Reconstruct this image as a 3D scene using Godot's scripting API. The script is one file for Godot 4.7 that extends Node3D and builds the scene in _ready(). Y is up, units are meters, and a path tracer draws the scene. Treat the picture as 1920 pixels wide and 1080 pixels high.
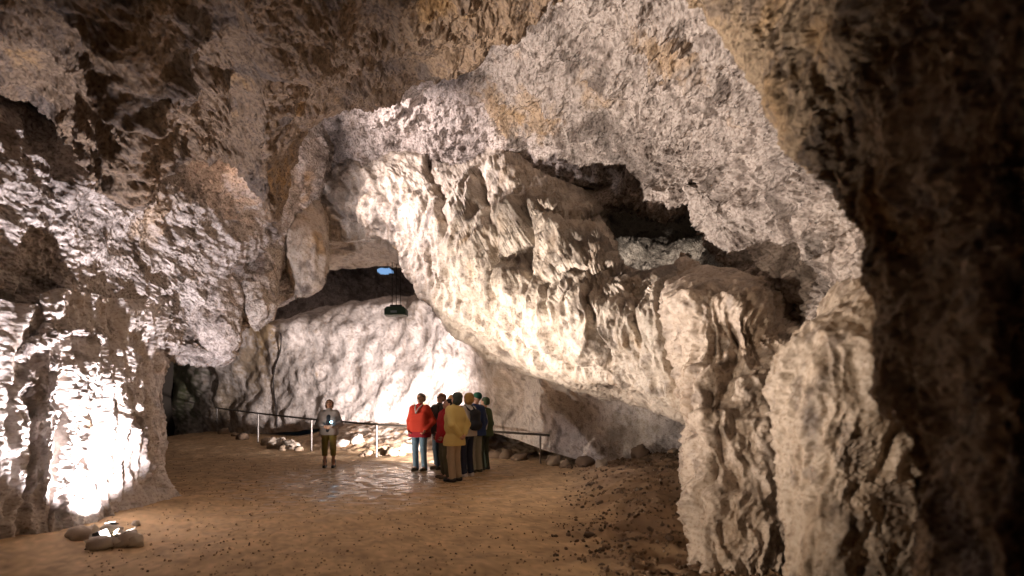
extends Node3D
# A lit show cave: rock masses are lofted control nets, displaced by world-space noise; a group of visitors stands at a handrail.

const EYE := 1.35          # camera height
const OCHRE := Color(0.46, 0.29, 0.11)
const DARK_GREY := Color(0.12, 0.10, 0.088)  # dark grey for the darker patches on the rock
const DENSITY := 3.0       # spacing of rock vertices, in picture pixels at 1920 wide
var n_big := FastNoiseLite.new()
var n_mid := FastNoiseLite.new()
var n_cell := FastNoiseLite.new()
var n_pit := FastNoiseLite.new()
var n_fine := FastNoiseLite.new()
var n_flute := FastNoiseLite.new()
var n_stain := FastNoiseLite.new()
var n_stain2 := FastNoiseLite.new()
var n_speck := FastNoiseLite.new()
var n_bulge := FastNoiseLite.new()
var rock_mat: StandardMaterial3D
var flow_mat: StandardMaterial3D
var jobs: Array = []

# ---------------------------------------------------------------- small helpers
func p(x: float, y: float, d: float) -> Vector3:
	return Vector3((x - 960.0) * d / 1000.0, EYE + (772.0 - y) * d / 1000.0, -d)

func w(x: float, y: float, z: float) -> Vector3:
	return Vector3(x, y, z)

func seen_at(v: Vector3) -> Vector2:
	var d := maxf(-v.z, 0.6)
	return Vector2(v.x / d, (v.y - EYE) / d) * 1000.0

func tag(o: Node, label: String, category: String, group := "") -> Node:
	o.set_meta("label", label)
	o.set_meta("category", category)
	if group:
		o.set_meta("group", group)
	return o

func set_noise(n: FastNoiseLite, s: int, f: float, type: int, oct: int, fractal := FastNoiseLite.FRACTAL_FBM) -> void:
	n.seed = s
	n.frequency = f
	n.noise_type = type
	n.fractal_type = fractal if oct > 1 else FastNoiseLite.FRACTAL_NONE
	n.fractal_octaves = oct

func make_noises() -> void:
	set_noise(n_big, 11, 0.45, FastNoiseLite.TYPE_SIMPLEX_SMOOTH, 3)
	set_noise(n_mid, 12, 1.7, FastNoiseLite.TYPE_SIMPLEX_SMOOTH, 3, FastNoiseLite.FRACTAL_RIDGED)
	set_noise(n_cell, 13, 2.3, FastNoiseLite.TYPE_CELLULAR, 2)
	n_cell.cellular_return_type = FastNoiseLite.RETURN_DISTANCE
	n_cell.domain_warp_enabled = true
	n_cell.domain_warp_amplitude = 0.16
	n_cell.domain_warp_frequency = 2.0
	set_noise(n_pit, 14, 6.5, FastNoiseLite.TYPE_CELLULAR, 2)
	n_pit.cellular_return_type = FastNoiseLite.RETURN_DISTANCE
	n_pit.domain_warp_enabled = true
	n_pit.domain_warp_amplitude = 0.06
	n_pit.domain_warp_frequency = 6.0
	set_noise(n_bulge, 19, 1.15, FastNoiseLite.TYPE_CELLULAR, 1)
	n_bulge.cellular_return_type = FastNoiseLite.RETURN_DISTANCE
	n_bulge.domain_warp_enabled = true
	n_bulge.domain_warp_amplitude = 0.3
	n_bulge.domain_warp_frequency = 1.0
	set_noise(n_fine, 15, 11.0, FastNoiseLite.TYPE_SIMPLEX_SMOOTH, 3, FastNoiseLite.FRACTAL_RIDGED)
	set_noise(n_flute, 16, 2.6, FastNoiseLite.TYPE_SIMPLEX_SMOOTH, 3, FastNoiseLite.FRACTAL_RIDGED)
	set_noise(n_speck, 20, 6.0, FastNoiseLite.TYPE_SIMPLEX_SMOOTH, 4)
	set_noise(n_stain, 17, 0.8, FastNoiseLite.TYPE_SIMPLEX_SMOOTH, 5)
	set_noise(n_stain2, 18, 2.4, FastNoiseLite.TYPE_SIMPLEX_SMOOTH, 4)

func make_materials() -> void:
	var grain := FastNoiseLite.new()
	set_noise(grain, 5, 0.02, FastNoiseLite.TYPE_SIMPLEX_SMOOTH, 5)
	var relief := NoiseTexture2D.new()
	relief.width = 512
	relief.height = 512
	relief.seamless = true
	relief.noise = grain
	var speckle := FastNoiseLite.new()
	set_noise(speckle, 6, 0.035, FastNoiseLite.TYPE_SIMPLEX_SMOOTH, 5)
	var tones := Gradient.new()
	tones.offsets = PackedFloat32Array([0.0, 0.28, 0.42, 0.6, 1.0])
	tones.colors = PackedColorArray([Color(0.34, 0.31, 0.29), Color(0.62, 0.58, 0.55), Color(0.86, 0.84, 0.82), Color(0.97, 0.96, 0.94), Color(1, 1, 1)])
	var grime := NoiseTexture2D.new()
	grime.width = 1024
	grime.height = 1024
	grime.seamless = true
	grime.noise = speckle
	grime.color_ramp = tones
	rock_mat = StandardMaterial3D.new()
	rock_mat.albedo_texture = grime
	rock_mat.vertex_color_use_as_albedo = true
	rock_mat.roughness = 0.8
	rock_mat.uv1_triplanar = true
	rock_mat.uv1_world_triplanar = true
	rock_mat.uv1_scale = Vector3(0.62, 0.62, 0.62)
	rock_mat.heightmap_enabled = true
	rock_mat.heightmap_texture = relief
	rock_mat.heightmap_scale = 6.0
	flow_mat = rock_mat.duplicate()
	var soft := grime.duplicate()
	var soft_tones := Gradient.new()
	soft_tones.offsets = PackedFloat32Array([0.0, 0.25, 0.4, 1.0])
	soft_tones.colors = PackedColorArray([Color(0.5, 0.45, 0.4), Color(0.78, 0.74, 0.70), Color(0.95, 0.94, 0.92), Color(1, 1, 1)])
	soft.color_ramp = soft_tones
	flow_mat.albedo_texture = soft
	flow_mat.roughness = 0.55
	flow_mat.heightmap_scale = 2.5

# ---------------------------------------------------------------- rock lofted from a net of points
# style: pit = scalloped limestone, flow = fluted flowstone (0..1 mix); amp = overall relief in metres
func rock(called: String, net: Array, look: Dictionary) -> void:
	jobs.append({"name": called, "net": net, "look": look})

# grooves worn into the rock: [x, y, x, y, half width in pixels, depth in metres]
func cut(list: Array) -> Array:
	var out := []
	for c in list:
		out.append([Vector2(c[0], c[1]), Vector2(c[2], c[3]), float(c[4]), c[5]])
	return out

# rings of a hanging lobe: [[x, y] in the picture, depth, radius in metres]
func rings(spec: Array) -> Array:
	var net := []
	for r in spec:
		var c := p(r[0][0], r[0][1], r[1])
		var row := []
		for k in 9:
			var t := TAU * k / 8.0 + PI / 2 + PI
			row.append(c + Vector3(cos(t) * r[2], 0, sin(t) * r[2]))
		net.append(row)
	return net

func seg_counts(net: Array, along_row: bool) -> Array:
	var rows := net.size()
	var cols: int = net[0].size()
	var out := []
	for s in ((cols if along_row else rows) - 1):
		var most := 0.0
		var sum := 0.0
		for k in (rows if along_row else cols):
			var a: Vector3 = net[k][s] if along_row else net[s][k]
			var b: Vector3 = net[k][s + 1] if along_row else net[s + 1][k]
			var sa := seen_at(a)
			var sb := seen_at(b)
			var near := minf(maxf(-a.z, 1.0), maxf(-b.z, 1.0))
			var px := maxf(sa.distance_to(sb), 0.25 * a.distance_to(b) / near * 1000.0)
			var mid := (sa + sb) * 0.5 + Vector2(960, 772)
			mid.y = 772.0 * 2.0 - mid.y
			if mid.x < -150.0 or mid.x > 2070.0 or mid.y < -150.0 or mid.y > 1230.0:
				px *= 0.25
			most = maxf(most, minf(px, 700.0))
			sum += minf(px, 700.0)
		out.append(maxi(3, int((0.35 * most + 0.65 * sum / (rows if along_row else cols)) / DENSITY)))
	return out

func spline(a: Array, s: int, t: float) -> Vector3:
	var n := a.size()
	var p0: Vector3 = a[maxi(s - 1, 0)]
	var p1: Vector3 = a[s]
	var p2: Vector3 = a[s + 1]
	var p3: Vector3 = a[mini(s + 2, n - 1)]
	return p1.cubic_interpolate(p2, p0, p3, t)

func params(counts: Array) -> Array:
	var out := []
	for s in counts.size():
		for k in counts[s]:
			out.append([s, float(k) / counts[s]])
	out.append([counts.size() - 1, 1.0])
	return out

func loft(n: int) -> void:
	var job: Dictionary = jobs[n]
	var net: Array = job.net
	var look: Dictionary = job.look
	var us := params(seg_counts(net, true))
	var vs := params(seg_counts(net, false))
	var nu := us.size()
	var nv := vs.size()
	var pos := PackedVector3Array()
	pos.resize(nu * nv)
	var rows := net.size()
	for i in nu:
		var col := []
		for r in rows:
			col.append(spline(net[r], us[i][0], us[i][1]))
		for j in nv:
			pos[j * nu + i] = spline(col, vs[j][0], vs[j][1])
	# which way is the open side
	var facing := 0.0
	var nor := grid_normals(pos, nu, nv, 1.0)
	var from: Vector3 = look.get("from", Vector3(0, EYE, 0))
	var middle: Vector3 = (net[0][0] + net[0][net[0].size() / 2]) * 0.5
	for k in range(0, pos.size(), 17):
		if look.has("away"):
			facing += nor[k].dot(Vector3(pos[k].x - middle.x, 0, pos[k].z - middle.z))
			continue
		facing += nor[k].dot((from - pos[k]).normalized())
	var side := 1.0 if facing >= 0.0 else -1.0
	var flow: float = look.get("flow", 0.0)
	var amp: float = look.get("amp", 1.0)
	var big: float = look.get("big", 0.25)
	var speck: float = look.get("speck", 0.6)
	var ochre_color: Color = look.get("ochre_color", Color(0.45, 0.29, 0.13))
	var cuts: Array = look.get("cuts", [])
	var crisp: float = look.get("crisp", 1.0)
	var bulge: float = look.get("bulge", 0.25)
	var lumps: Array = look.get("lumps", [])
	var blots: Array = look.get("blots", [])
	var base: Color = look.get("base", Color(0.60, 0.54, 0.48))
	var dark: float = look.get("dark", 0.3)
	var ochre: float = look.get("ochre", 0.2)
	var shift: Vector3 = look.get("shift", Vector3.ZERO)
	var holes: Array = look.get("holes", [])
	var colors := PackedColorArray()
	colors.resize(pos.size())
	var lean: float = look.get("lean", 0.0)
	for k in pos.size():
		var q := pos[k]
		var nn := nor[k] * side
		var s := q + shift
		var st := n_stain.get_noise_3dv(s)
		var varied := clampf(0.85 + 1.5 * n_stain.get_noise_3d(s.z * 0.9, s.x * 0.9, s.y * 0.9), 0.3, 1.6)
		var out := big * n_big.get_noise_3dv(s)
		if bulge > 0.0:
			var bg := n_bulge.get_noise_3dv(s) + 1.0
			out -= bulge * bg * bg
		var fl := 0.0
		var pit := 0.0
		if flow < 1.0:
			var c1 := n_cell.get_noise_3dv(s) + 0.5     # about -0.5 .. 0.5
			var c2 := n_pit.get_noise_3dv(s) + 0.5
			var rg := n_mid.get_noise_3dv(s)
			var f := n_fine.get_noise_3dv(s)
			pit = 0.15 * c1 + (0.10 * c2 + 0.12 * rg + 0.042 * f) * varied
			out += amp * pit * (1.0 - flow)
		if flow > 0.0:
			var bend := s.x + s.z * 0.7 + lean * s.y + 0.22 * n_stain.get_noise_3dv(s * 1.4)
			fl = n_flute.get_noise_3d(bend, s.y * 0.16, s.z - s.x * 0.6)
			var fl2 := n_flute.get_noise_3d(bend * 3.1 + 7.0, s.y * 0.6, s.z * 3.1 - s.x * 1.9)
			var kn := n_cell.get_noise_3d(s.x * 0.9, s.y * 0.45, s.z * 0.9) + 0.5
			var f2 := n_fine.get_noise_3d(s.x, s.y * 0.5, s.z)
			var upright := 1.0 - nn.y * nn.y
			out += amp * flow * (0.17 * fl * upright + 0.045 * fl2 * varied * upright - 0.17 * kn + 0.026 * f2 * varied)
		for l in lumps:
			var dd: Vector3 = q - l[0]
			var ry: float = l[2] if dd.y > 0.0 else l[3]
			var e: float = dd.x * dd.x / (l[1] * l[1]) + dd.z * dd.z / (l[1] * l[1] * 2.5) + dd.y * dd.y / (ry * ry)
			if e < 1.0:
				out += l[4] * pow(1.0 - e, crisp)
		if cuts:
			var sp := Vector2(960, 772) + seen_at(q) * Vector2(1, -1)
			sp += Vector2(st, n_stain2.get_noise_3dv(s)) * 26.0
			for u in cuts:
				var near := Geometry2D.get_closest_point_to_segment(sp, u[0], u[1])
				var e: float = sp.distance_to(near) / u[2]
				if e < 1.0:
					out -= u[3] * (1.0 - e) * minf(1.0, minf(near.distance_to(u[0]), near.distance_to(u[1])) / 25.0 + 0.3)
		pos[k] = q + nn * out
		# what the stone is made of
		var s2 := n_stain2.get_noise_3dv(s)
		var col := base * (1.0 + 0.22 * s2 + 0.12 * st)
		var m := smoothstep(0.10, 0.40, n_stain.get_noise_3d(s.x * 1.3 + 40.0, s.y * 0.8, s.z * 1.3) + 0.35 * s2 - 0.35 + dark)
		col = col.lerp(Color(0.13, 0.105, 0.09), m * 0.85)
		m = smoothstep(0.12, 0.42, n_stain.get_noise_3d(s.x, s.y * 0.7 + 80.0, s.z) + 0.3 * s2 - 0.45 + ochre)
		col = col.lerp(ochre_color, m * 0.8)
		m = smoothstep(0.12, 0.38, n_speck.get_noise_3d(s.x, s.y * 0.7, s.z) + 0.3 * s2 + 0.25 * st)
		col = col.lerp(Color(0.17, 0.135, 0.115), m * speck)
		if flow > 0.0:
			m = smoothstep(0.05, 0.45, n_stain2.get_noise_3d(s.x * 1.6 + s.z, s.y * 0.22, s.z * 1.6))
			col = col.lerp(Color(0.30, 0.21, 0.13), m * 0.55 * flow)
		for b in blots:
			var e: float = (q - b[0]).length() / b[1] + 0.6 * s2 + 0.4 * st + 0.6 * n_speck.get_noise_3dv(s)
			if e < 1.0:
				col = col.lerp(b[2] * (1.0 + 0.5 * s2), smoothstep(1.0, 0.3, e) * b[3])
		col.a = 1.0
		colors[k] = col
	nor = grid_normals(pos, nu, nv, side)
	var idx := PackedInt32Array()
	idx.resize((nu - 1) * (nv - 1) * 6)
	var at := 0
	for j in nv - 1:
		for i in nu - 1:
			var a := j * nu + i
			var b := a + 1
			var c := a + nu
			var d := c + 1
			if holes:
				var mid := pos[a]
				var skip := false
				for h in holes:
					var hd: Vector3 = (mid - h[0]) / h[1]
					if hd.length() + 0.5 * n_stain2.get_noise_3dv(mid) < 1.0:
						skip = true
				if skip:
					continue
			if side > 0.0:
				idx[at] = a; idx[at + 1] = c; idx[at + 2] = b
				idx[at + 3] = b; idx[at + 4] = c; idx[at + 5] = d
			else:
				idx[at] = a; idx[at + 1] = b; idx[at + 2] = c
				idx[at + 3] = b; idx[at + 4] = d; idx[at + 5] = c
			at += 6
	idx.resize(at)
	job.arrays = [pos, nor, colors, idx]

func grid_normals(pos: PackedVector3Array, nu: int, nv: int, side: float) -> PackedVector3Array:
	var nor := PackedVector3Array()
	nor.resize(pos.size())
	for j in nv:
		var j0 := maxi(j - 1, 0) * nu
		var j1 := mini(j + 1, nv - 1) * nu
		for i in nu:
			var du := pos[j * nu + mini(i + 1, nu - 1)] - pos[j * nu + maxi(i - 1, 0)]
			var dv := pos[j1 + i] - pos[j0 + i]
			nor[j * nu + i] = du.cross(dv).normalized() * side
	return nor

func mesh_of(pos: PackedVector3Array, nor: PackedVector3Array, colors, idx: PackedInt32Array, uv = null) -> ArrayMesh:
	var a := []
	a.resize(Mesh.ARRAY_MAX)
	a[Mesh.ARRAY_VERTEX] = pos
	a[Mesh.ARRAY_NORMAL] = nor
	if colors != null:
		a[Mesh.ARRAY_COLOR] = colors
	if uv != null:
		a[Mesh.ARRAY_TEX_UV] = uv
	a[Mesh.ARRAY_INDEX] = idx
	var m := ArrayMesh.new()
	m.add_surface_from_arrays(Mesh.PRIMITIVE_TRIANGLES, a)
	return m

func raise_rock() -> void:
	var id := WorkerThreadPool.add_group_task(loft, jobs.size(), 4)
	WorkerThreadPool.wait_for_group_task_completion(id)
	var total := 0
	for job in jobs:
		var o := MeshInstance3D.new()
		o.name = job.name
		o.mesh = mesh_of(job.arrays[0], job.arrays[1], job.arrays[2], job.arrays[3])
		o.material_override = flow_mat if job.look.get("flow", 0.0) > 0.45 else rock_mat
		total += job.arrays[3].size() / 3
		add_child(o, true)
		if job.look.has("label"):
			tag(o, job.look.label, job.look.category)
		else:
			o.set_meta("kind", "structure")
	print("rock triangles ", total)

# ---------------------------------------------------------------- the scene
func _ready() -> void:
	set_camera_and_light()
	make_noises()
	make_materials()
	build_cave()
	raise_rock()
	build_handrail()
	build_lamps()
	build_hanging_box()
	build_cable()
	build_stones()
	build_people()

func set_camera_and_light() -> void:
	var cam := Camera3D.new()
	cam.name = "camera"
	cam.near = 0.05
	cam.far = 200.0
	cam.projection = Camera3D.PROJECTION_FRUSTUM
	cam.size = 1.08 * cam.near
	cam.frustum_offset = Vector2(0, 0.232 * cam.near)
	cam.position = Vector3(0, EYE, 0)
	var lens := CameraAttributesPhysical.new()
	lens.frustum_focal_length = 50.0
	lens.exposure_aperture = 2.5
	lens.frustum_focus_distance = 9.0
	cam.attributes = lens
	add_child(cam)
	cam.current = true
	var e := Environment.new()
	e.background_mode = Environment.BG_SKY
	var sky := ProceduralSkyMaterial.new()
	sky.sky_top_color = Color(0.45, 0.65, 0.92)
	sky.sky_horizon_color = Color(0.72, 0.86, 0.96)
	sky.ground_bottom_color = Color(0.1, 0.1, 0.1)
	sky.ground_horizon_color = Color(0.5, 0.6, 0.7)
	e.sky = Sky.new()
	e.sky.sky_material = sky
	e.background_energy_multiplier = 0.7
	e.tonemap_mode = Environment.TONE_MAPPER_LINEAR
	e.tonemap_exposure = 1.25
	e.sdfgi_enabled = true
	e.ssao_enabled = true
	e.ssil_enabled = true
	var we := WorldEnvironment.new()
	we.name = "environment"
	we.environment = e
	add_child(we)

func floor_height(x: float, z: float) -> float:
	var d := -z
	var h := 0.45 * smoothstep(13.0, 26.0, d)
	# ground rises behind the handrail towards the bright back wall
	var back := smoothstep(15.5, 20.0, d + 0.25 * x) * smoothstep(-9.0, -5.5, x)
	h += 0.8 * back
	# rubble bank along the right side
	var edge := 1.2 + 0.10 * (d - 4.0)
	h += 0.35 * smoothstep(edge - 0.6, edge + 2.2, x) * smoothstep(4.6, 8.0, d)
	h += 0.2 * smoothstep(0.2, 1.5, x - 0.10 * (d - 4.0)) * smoothstep(14.0, 10.0, d) * smoothstep(4.8, 6.6, d)
	# rise to the foot of the left wall
	h += 0.12 * smoothstep(-3.9, -4.8, x) * smoothstep(9.0, 7.5, d)
	return h

func build_cave() -> void:
	build_floor()
	build_bedrock()
	# left wall and pillar beside the dark passage
	rock("cave_wall_left", [
		[w(-4.4, -0.4, 1.0), w(-4.6, -0.4, -2.0), p(0, 1060, 4.95), p(120, 1030, 5.5), p(235, 992, 6.4), p(300, 965, 7.2), p(330, 950, 8.0), w(-6.2, -0.4, -8.9), w(-8.5, -0.4, -9.3)],
		[w(-4.5, 0.6, 1.0), w(-4.7, 0.6, -2.0), p(0, 930, 5.1), p(110, 910, 5.6), p(215, 885, 6.5), p(280, 870, 7.3), p(308, 860, 8.1), w(-6.2, 0.6, -9.0), w(-8.5, 0.6, -9.4)],
		[w(-4.5, 1.5, 1.0), w(-4.8, 1.5, -2.0), p(0, 800, 5.2), p(110, 770, 5.7), p(220, 760, 6.6), p(275, 755, 7.4), p(302, 750, 8.2), w(-6.2, 1.6, -9.0), w(-8.5, 1.6, -9.4)],
		[w(-4.5, 2.3, 1.0), w(-4.8, 2.3, -2.0), p(0, 690, 5.2), p(110, 660, 5.7), p(220, 660, 6.6), p(285, 650, 7.4), p(315, 640, 8.3), w(-6.2, 2.4, -9.0), w(-8.5, 2.4, -9.4)],
		[w(-4.5, 3.0, 1.0), w(-4.8, 3.0, -2.0), p(0, 560, 5.2), p(110, 540, 5.7), p(220, 560, 6.7), p(300, 560, 7.7), p(335, 560, 8.6), w(-6.2, 3.3, -9.2), w(-8.5, 3.3, -9.5)],
	], {"amp": 0.62, "flow": 0.75, "big": 0.16, "bulge": 0.16, "dark": 0.24, "cuts": cut([[125, 700, 90, 990, 12, 0.16], [175, 760, 150, 900, 8, 0.1], [60, 760, 40, 1040, 10, 0.14], [240, 740, 232, 980, 8, 0.1], [275, 740, 285, 950, 8, 0.12], [20, 700, 10, 1040, 8, 0.1]]), "ochre": 0.0, "base": Color(0.66, 0.61, 0.58)})
	# upper left wall and the lintel over the passage
	rock("cave_wall_left_upper", [
		[w(-8.5, 3.1, -12.5), w(-8.0, 3.1, -12.5), w(-7.5, 3.0, -12.5), p(330, 660, 12.0), p(400, 660, 12.0), p(450, 610, 12.5), p(520, 560, 13.0), p(575, 530, 13.0)],
		[w(-5.1, 2.2, 0.5), p(-60, 690, 5.25), p(150, 650, 6.2), p(325, 662, 8.3), p(425, 672, 8.9), p(455, 615, 9.4), p(540, 562, 10.0), p(600, 520, 10.8)],
		[w(-5.1, 2.9, 0.5), p(-60, 570, 5.2), p(150, 560, 6.15), p(300, 590, 7.8), p(395, 610, 8.7), p(460, 560, 9.3), p(545, 500, 10.0), p(615, 490, 10.6)],
		[w(-4.8, 3.5, 0.5), p(-60, 450, 5.1), p(150, 440, 6.0), p(290, 470, 7.2), p(390, 500, 8.2), p(470, 470, 8.9), p(545, 440, 9.8), p(600, 430, 10.6)],
		[w(-4.5, 4.0, 0.5), p(-60, 310, 4.85), p(150, 330, 5.75), p(290, 360, 6.9), p(385, 370, 7.8), p(470, 370, 8.6), p(550, 370, 9.6), p(620, 360, 10.6)],
		[w(-4.2, 4.6, 0.5), p(-60, 190, 4.9), p(150, 225, 5.9), p(290, 260, 7.3), p(390, 270, 8.2), p(480, 260, 8.6), p(560, 260, 9.6), p(640, 250, 10.6)],
		[w(-3.8, 5.2, 0.5), p(-60, 80, 5.2), p(150, 100, 6.4), p(290, 120, 7.8), p(390, 140, 8.4), p(490, 130, 8.6), p(580, 130, 9.6), p(650, 130, 10.6)],
	], {"amp": 0.9, "flow": 0.1, "big": 0.2, "bulge": 0.12, "dark": 0.2, "ochre": 0.1, "base": Color(0.64, 0.59, 0.56), "blots": [[p(60, 470, 4.9), 0.6, DARK_GREY, 0.6], [p(200, 420, 6.0), 0.5, DARK_GREY, 0.5], [p(290, 400, 7.0), 0.45, OCHRE, 0.5], [p(60, 620, 5.0), 0.4, DARK_GREY, 0.4], [p(420, 400, 8.3), 0.3, DARK_GREY, 0.35], [p(560, 420, 9.9), 0.35, DARK_GREY, 0.6]]})
	# dark near ceiling with two hanging points
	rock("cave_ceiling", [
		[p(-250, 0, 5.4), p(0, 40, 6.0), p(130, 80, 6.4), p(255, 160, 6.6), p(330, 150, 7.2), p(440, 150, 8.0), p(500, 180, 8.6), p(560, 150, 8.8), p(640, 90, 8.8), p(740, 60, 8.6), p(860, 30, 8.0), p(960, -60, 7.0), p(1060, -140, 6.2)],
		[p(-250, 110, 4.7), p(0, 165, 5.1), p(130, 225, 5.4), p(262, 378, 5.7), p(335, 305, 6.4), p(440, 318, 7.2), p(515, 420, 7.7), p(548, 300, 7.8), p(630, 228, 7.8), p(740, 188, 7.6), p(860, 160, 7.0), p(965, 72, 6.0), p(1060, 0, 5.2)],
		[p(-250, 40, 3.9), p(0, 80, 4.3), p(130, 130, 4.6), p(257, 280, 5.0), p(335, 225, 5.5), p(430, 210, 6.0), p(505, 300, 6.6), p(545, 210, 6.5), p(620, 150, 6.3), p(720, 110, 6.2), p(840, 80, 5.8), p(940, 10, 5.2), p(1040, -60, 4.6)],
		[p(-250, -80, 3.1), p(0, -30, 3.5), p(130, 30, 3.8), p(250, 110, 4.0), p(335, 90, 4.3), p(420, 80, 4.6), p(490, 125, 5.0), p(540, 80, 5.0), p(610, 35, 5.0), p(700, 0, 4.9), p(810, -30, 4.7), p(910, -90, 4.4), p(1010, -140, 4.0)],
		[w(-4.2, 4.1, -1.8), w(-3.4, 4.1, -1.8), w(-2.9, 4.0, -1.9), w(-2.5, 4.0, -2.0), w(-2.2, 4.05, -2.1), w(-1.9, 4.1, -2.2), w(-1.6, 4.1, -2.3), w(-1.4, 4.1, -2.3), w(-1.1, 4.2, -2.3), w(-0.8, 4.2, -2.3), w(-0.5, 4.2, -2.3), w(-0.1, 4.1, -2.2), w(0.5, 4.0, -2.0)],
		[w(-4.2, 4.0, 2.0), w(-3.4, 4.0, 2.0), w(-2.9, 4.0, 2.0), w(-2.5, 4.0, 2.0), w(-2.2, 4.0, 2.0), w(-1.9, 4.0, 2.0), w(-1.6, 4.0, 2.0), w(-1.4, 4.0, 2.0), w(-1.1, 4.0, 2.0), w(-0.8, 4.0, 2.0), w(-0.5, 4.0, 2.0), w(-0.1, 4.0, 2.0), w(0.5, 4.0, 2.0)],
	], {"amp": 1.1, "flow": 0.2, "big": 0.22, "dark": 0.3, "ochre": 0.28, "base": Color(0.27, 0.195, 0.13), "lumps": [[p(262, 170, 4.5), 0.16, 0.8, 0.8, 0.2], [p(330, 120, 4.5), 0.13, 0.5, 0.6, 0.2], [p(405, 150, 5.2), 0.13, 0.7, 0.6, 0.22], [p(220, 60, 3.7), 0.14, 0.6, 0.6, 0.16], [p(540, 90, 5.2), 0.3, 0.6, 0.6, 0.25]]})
	# bright vault above the hanging mass, running right to the near arch
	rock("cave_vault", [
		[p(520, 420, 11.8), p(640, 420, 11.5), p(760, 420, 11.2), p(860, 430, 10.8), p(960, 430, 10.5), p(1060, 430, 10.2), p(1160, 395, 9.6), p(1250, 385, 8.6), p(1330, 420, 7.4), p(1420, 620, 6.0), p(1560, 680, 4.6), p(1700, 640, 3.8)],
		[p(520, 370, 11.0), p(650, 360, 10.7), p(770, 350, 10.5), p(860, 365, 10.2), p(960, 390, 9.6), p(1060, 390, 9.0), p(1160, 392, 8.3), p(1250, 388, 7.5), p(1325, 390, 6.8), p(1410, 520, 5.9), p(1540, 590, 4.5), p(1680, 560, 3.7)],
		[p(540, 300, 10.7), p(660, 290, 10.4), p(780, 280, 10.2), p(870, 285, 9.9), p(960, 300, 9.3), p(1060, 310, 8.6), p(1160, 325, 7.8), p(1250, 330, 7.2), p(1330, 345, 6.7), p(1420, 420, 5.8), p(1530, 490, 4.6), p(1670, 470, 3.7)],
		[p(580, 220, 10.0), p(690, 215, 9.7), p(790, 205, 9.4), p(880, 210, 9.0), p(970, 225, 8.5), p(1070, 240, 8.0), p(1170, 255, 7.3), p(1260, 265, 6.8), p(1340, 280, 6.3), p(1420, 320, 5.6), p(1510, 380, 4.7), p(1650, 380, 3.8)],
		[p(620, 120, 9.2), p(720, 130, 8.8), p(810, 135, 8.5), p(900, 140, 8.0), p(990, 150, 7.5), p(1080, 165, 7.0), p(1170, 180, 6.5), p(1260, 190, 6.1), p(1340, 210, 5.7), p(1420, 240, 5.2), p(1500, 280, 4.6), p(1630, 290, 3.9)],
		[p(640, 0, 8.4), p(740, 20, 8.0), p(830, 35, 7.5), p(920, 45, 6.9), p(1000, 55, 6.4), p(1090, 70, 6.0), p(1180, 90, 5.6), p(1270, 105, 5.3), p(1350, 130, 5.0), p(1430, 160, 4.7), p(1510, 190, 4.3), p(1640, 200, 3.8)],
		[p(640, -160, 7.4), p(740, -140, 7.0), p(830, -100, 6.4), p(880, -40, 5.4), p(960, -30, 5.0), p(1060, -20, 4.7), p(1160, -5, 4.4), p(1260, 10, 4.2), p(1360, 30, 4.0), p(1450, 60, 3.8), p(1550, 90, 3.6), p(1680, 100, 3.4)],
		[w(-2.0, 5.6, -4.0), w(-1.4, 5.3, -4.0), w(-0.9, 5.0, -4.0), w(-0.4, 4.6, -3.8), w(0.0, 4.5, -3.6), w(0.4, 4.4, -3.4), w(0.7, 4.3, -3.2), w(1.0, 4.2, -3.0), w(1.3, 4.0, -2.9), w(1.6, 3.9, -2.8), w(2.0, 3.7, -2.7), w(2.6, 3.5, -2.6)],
	], {"amp": 1.25, "flow": 0.0, "big": 0.2, "speck": 0.75, "dark": 0.2, "ochre": 0.1, "base": Color(0.50, 0.45, 0.42), "bulge": 0.4, "from": Vector3(-1, 2, -6), "blots": [[p(930, 215, 8.6), 0.55, OCHRE, 0.5], [p(1010, 205, 8.2), 0.6, OCHRE, 0.5], [p(1110, 190, 7.0), 0.4, OCHRE, 0.45], [p(1240, 120, 5.6), 0.5, OCHRE, 0.5], [p(870, 300, 9.6), 0.7, DARK_GREY, 0.5], [p(1180, 320, 7.6), 0.9, DARK_GREY, 0.55], [p(1080, 300, 8.4), 0.6, DARK_GREY, 0.4], [p(1480, 520, 4.8), 0.45, DARK_GREY, 0.85]]})
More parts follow.
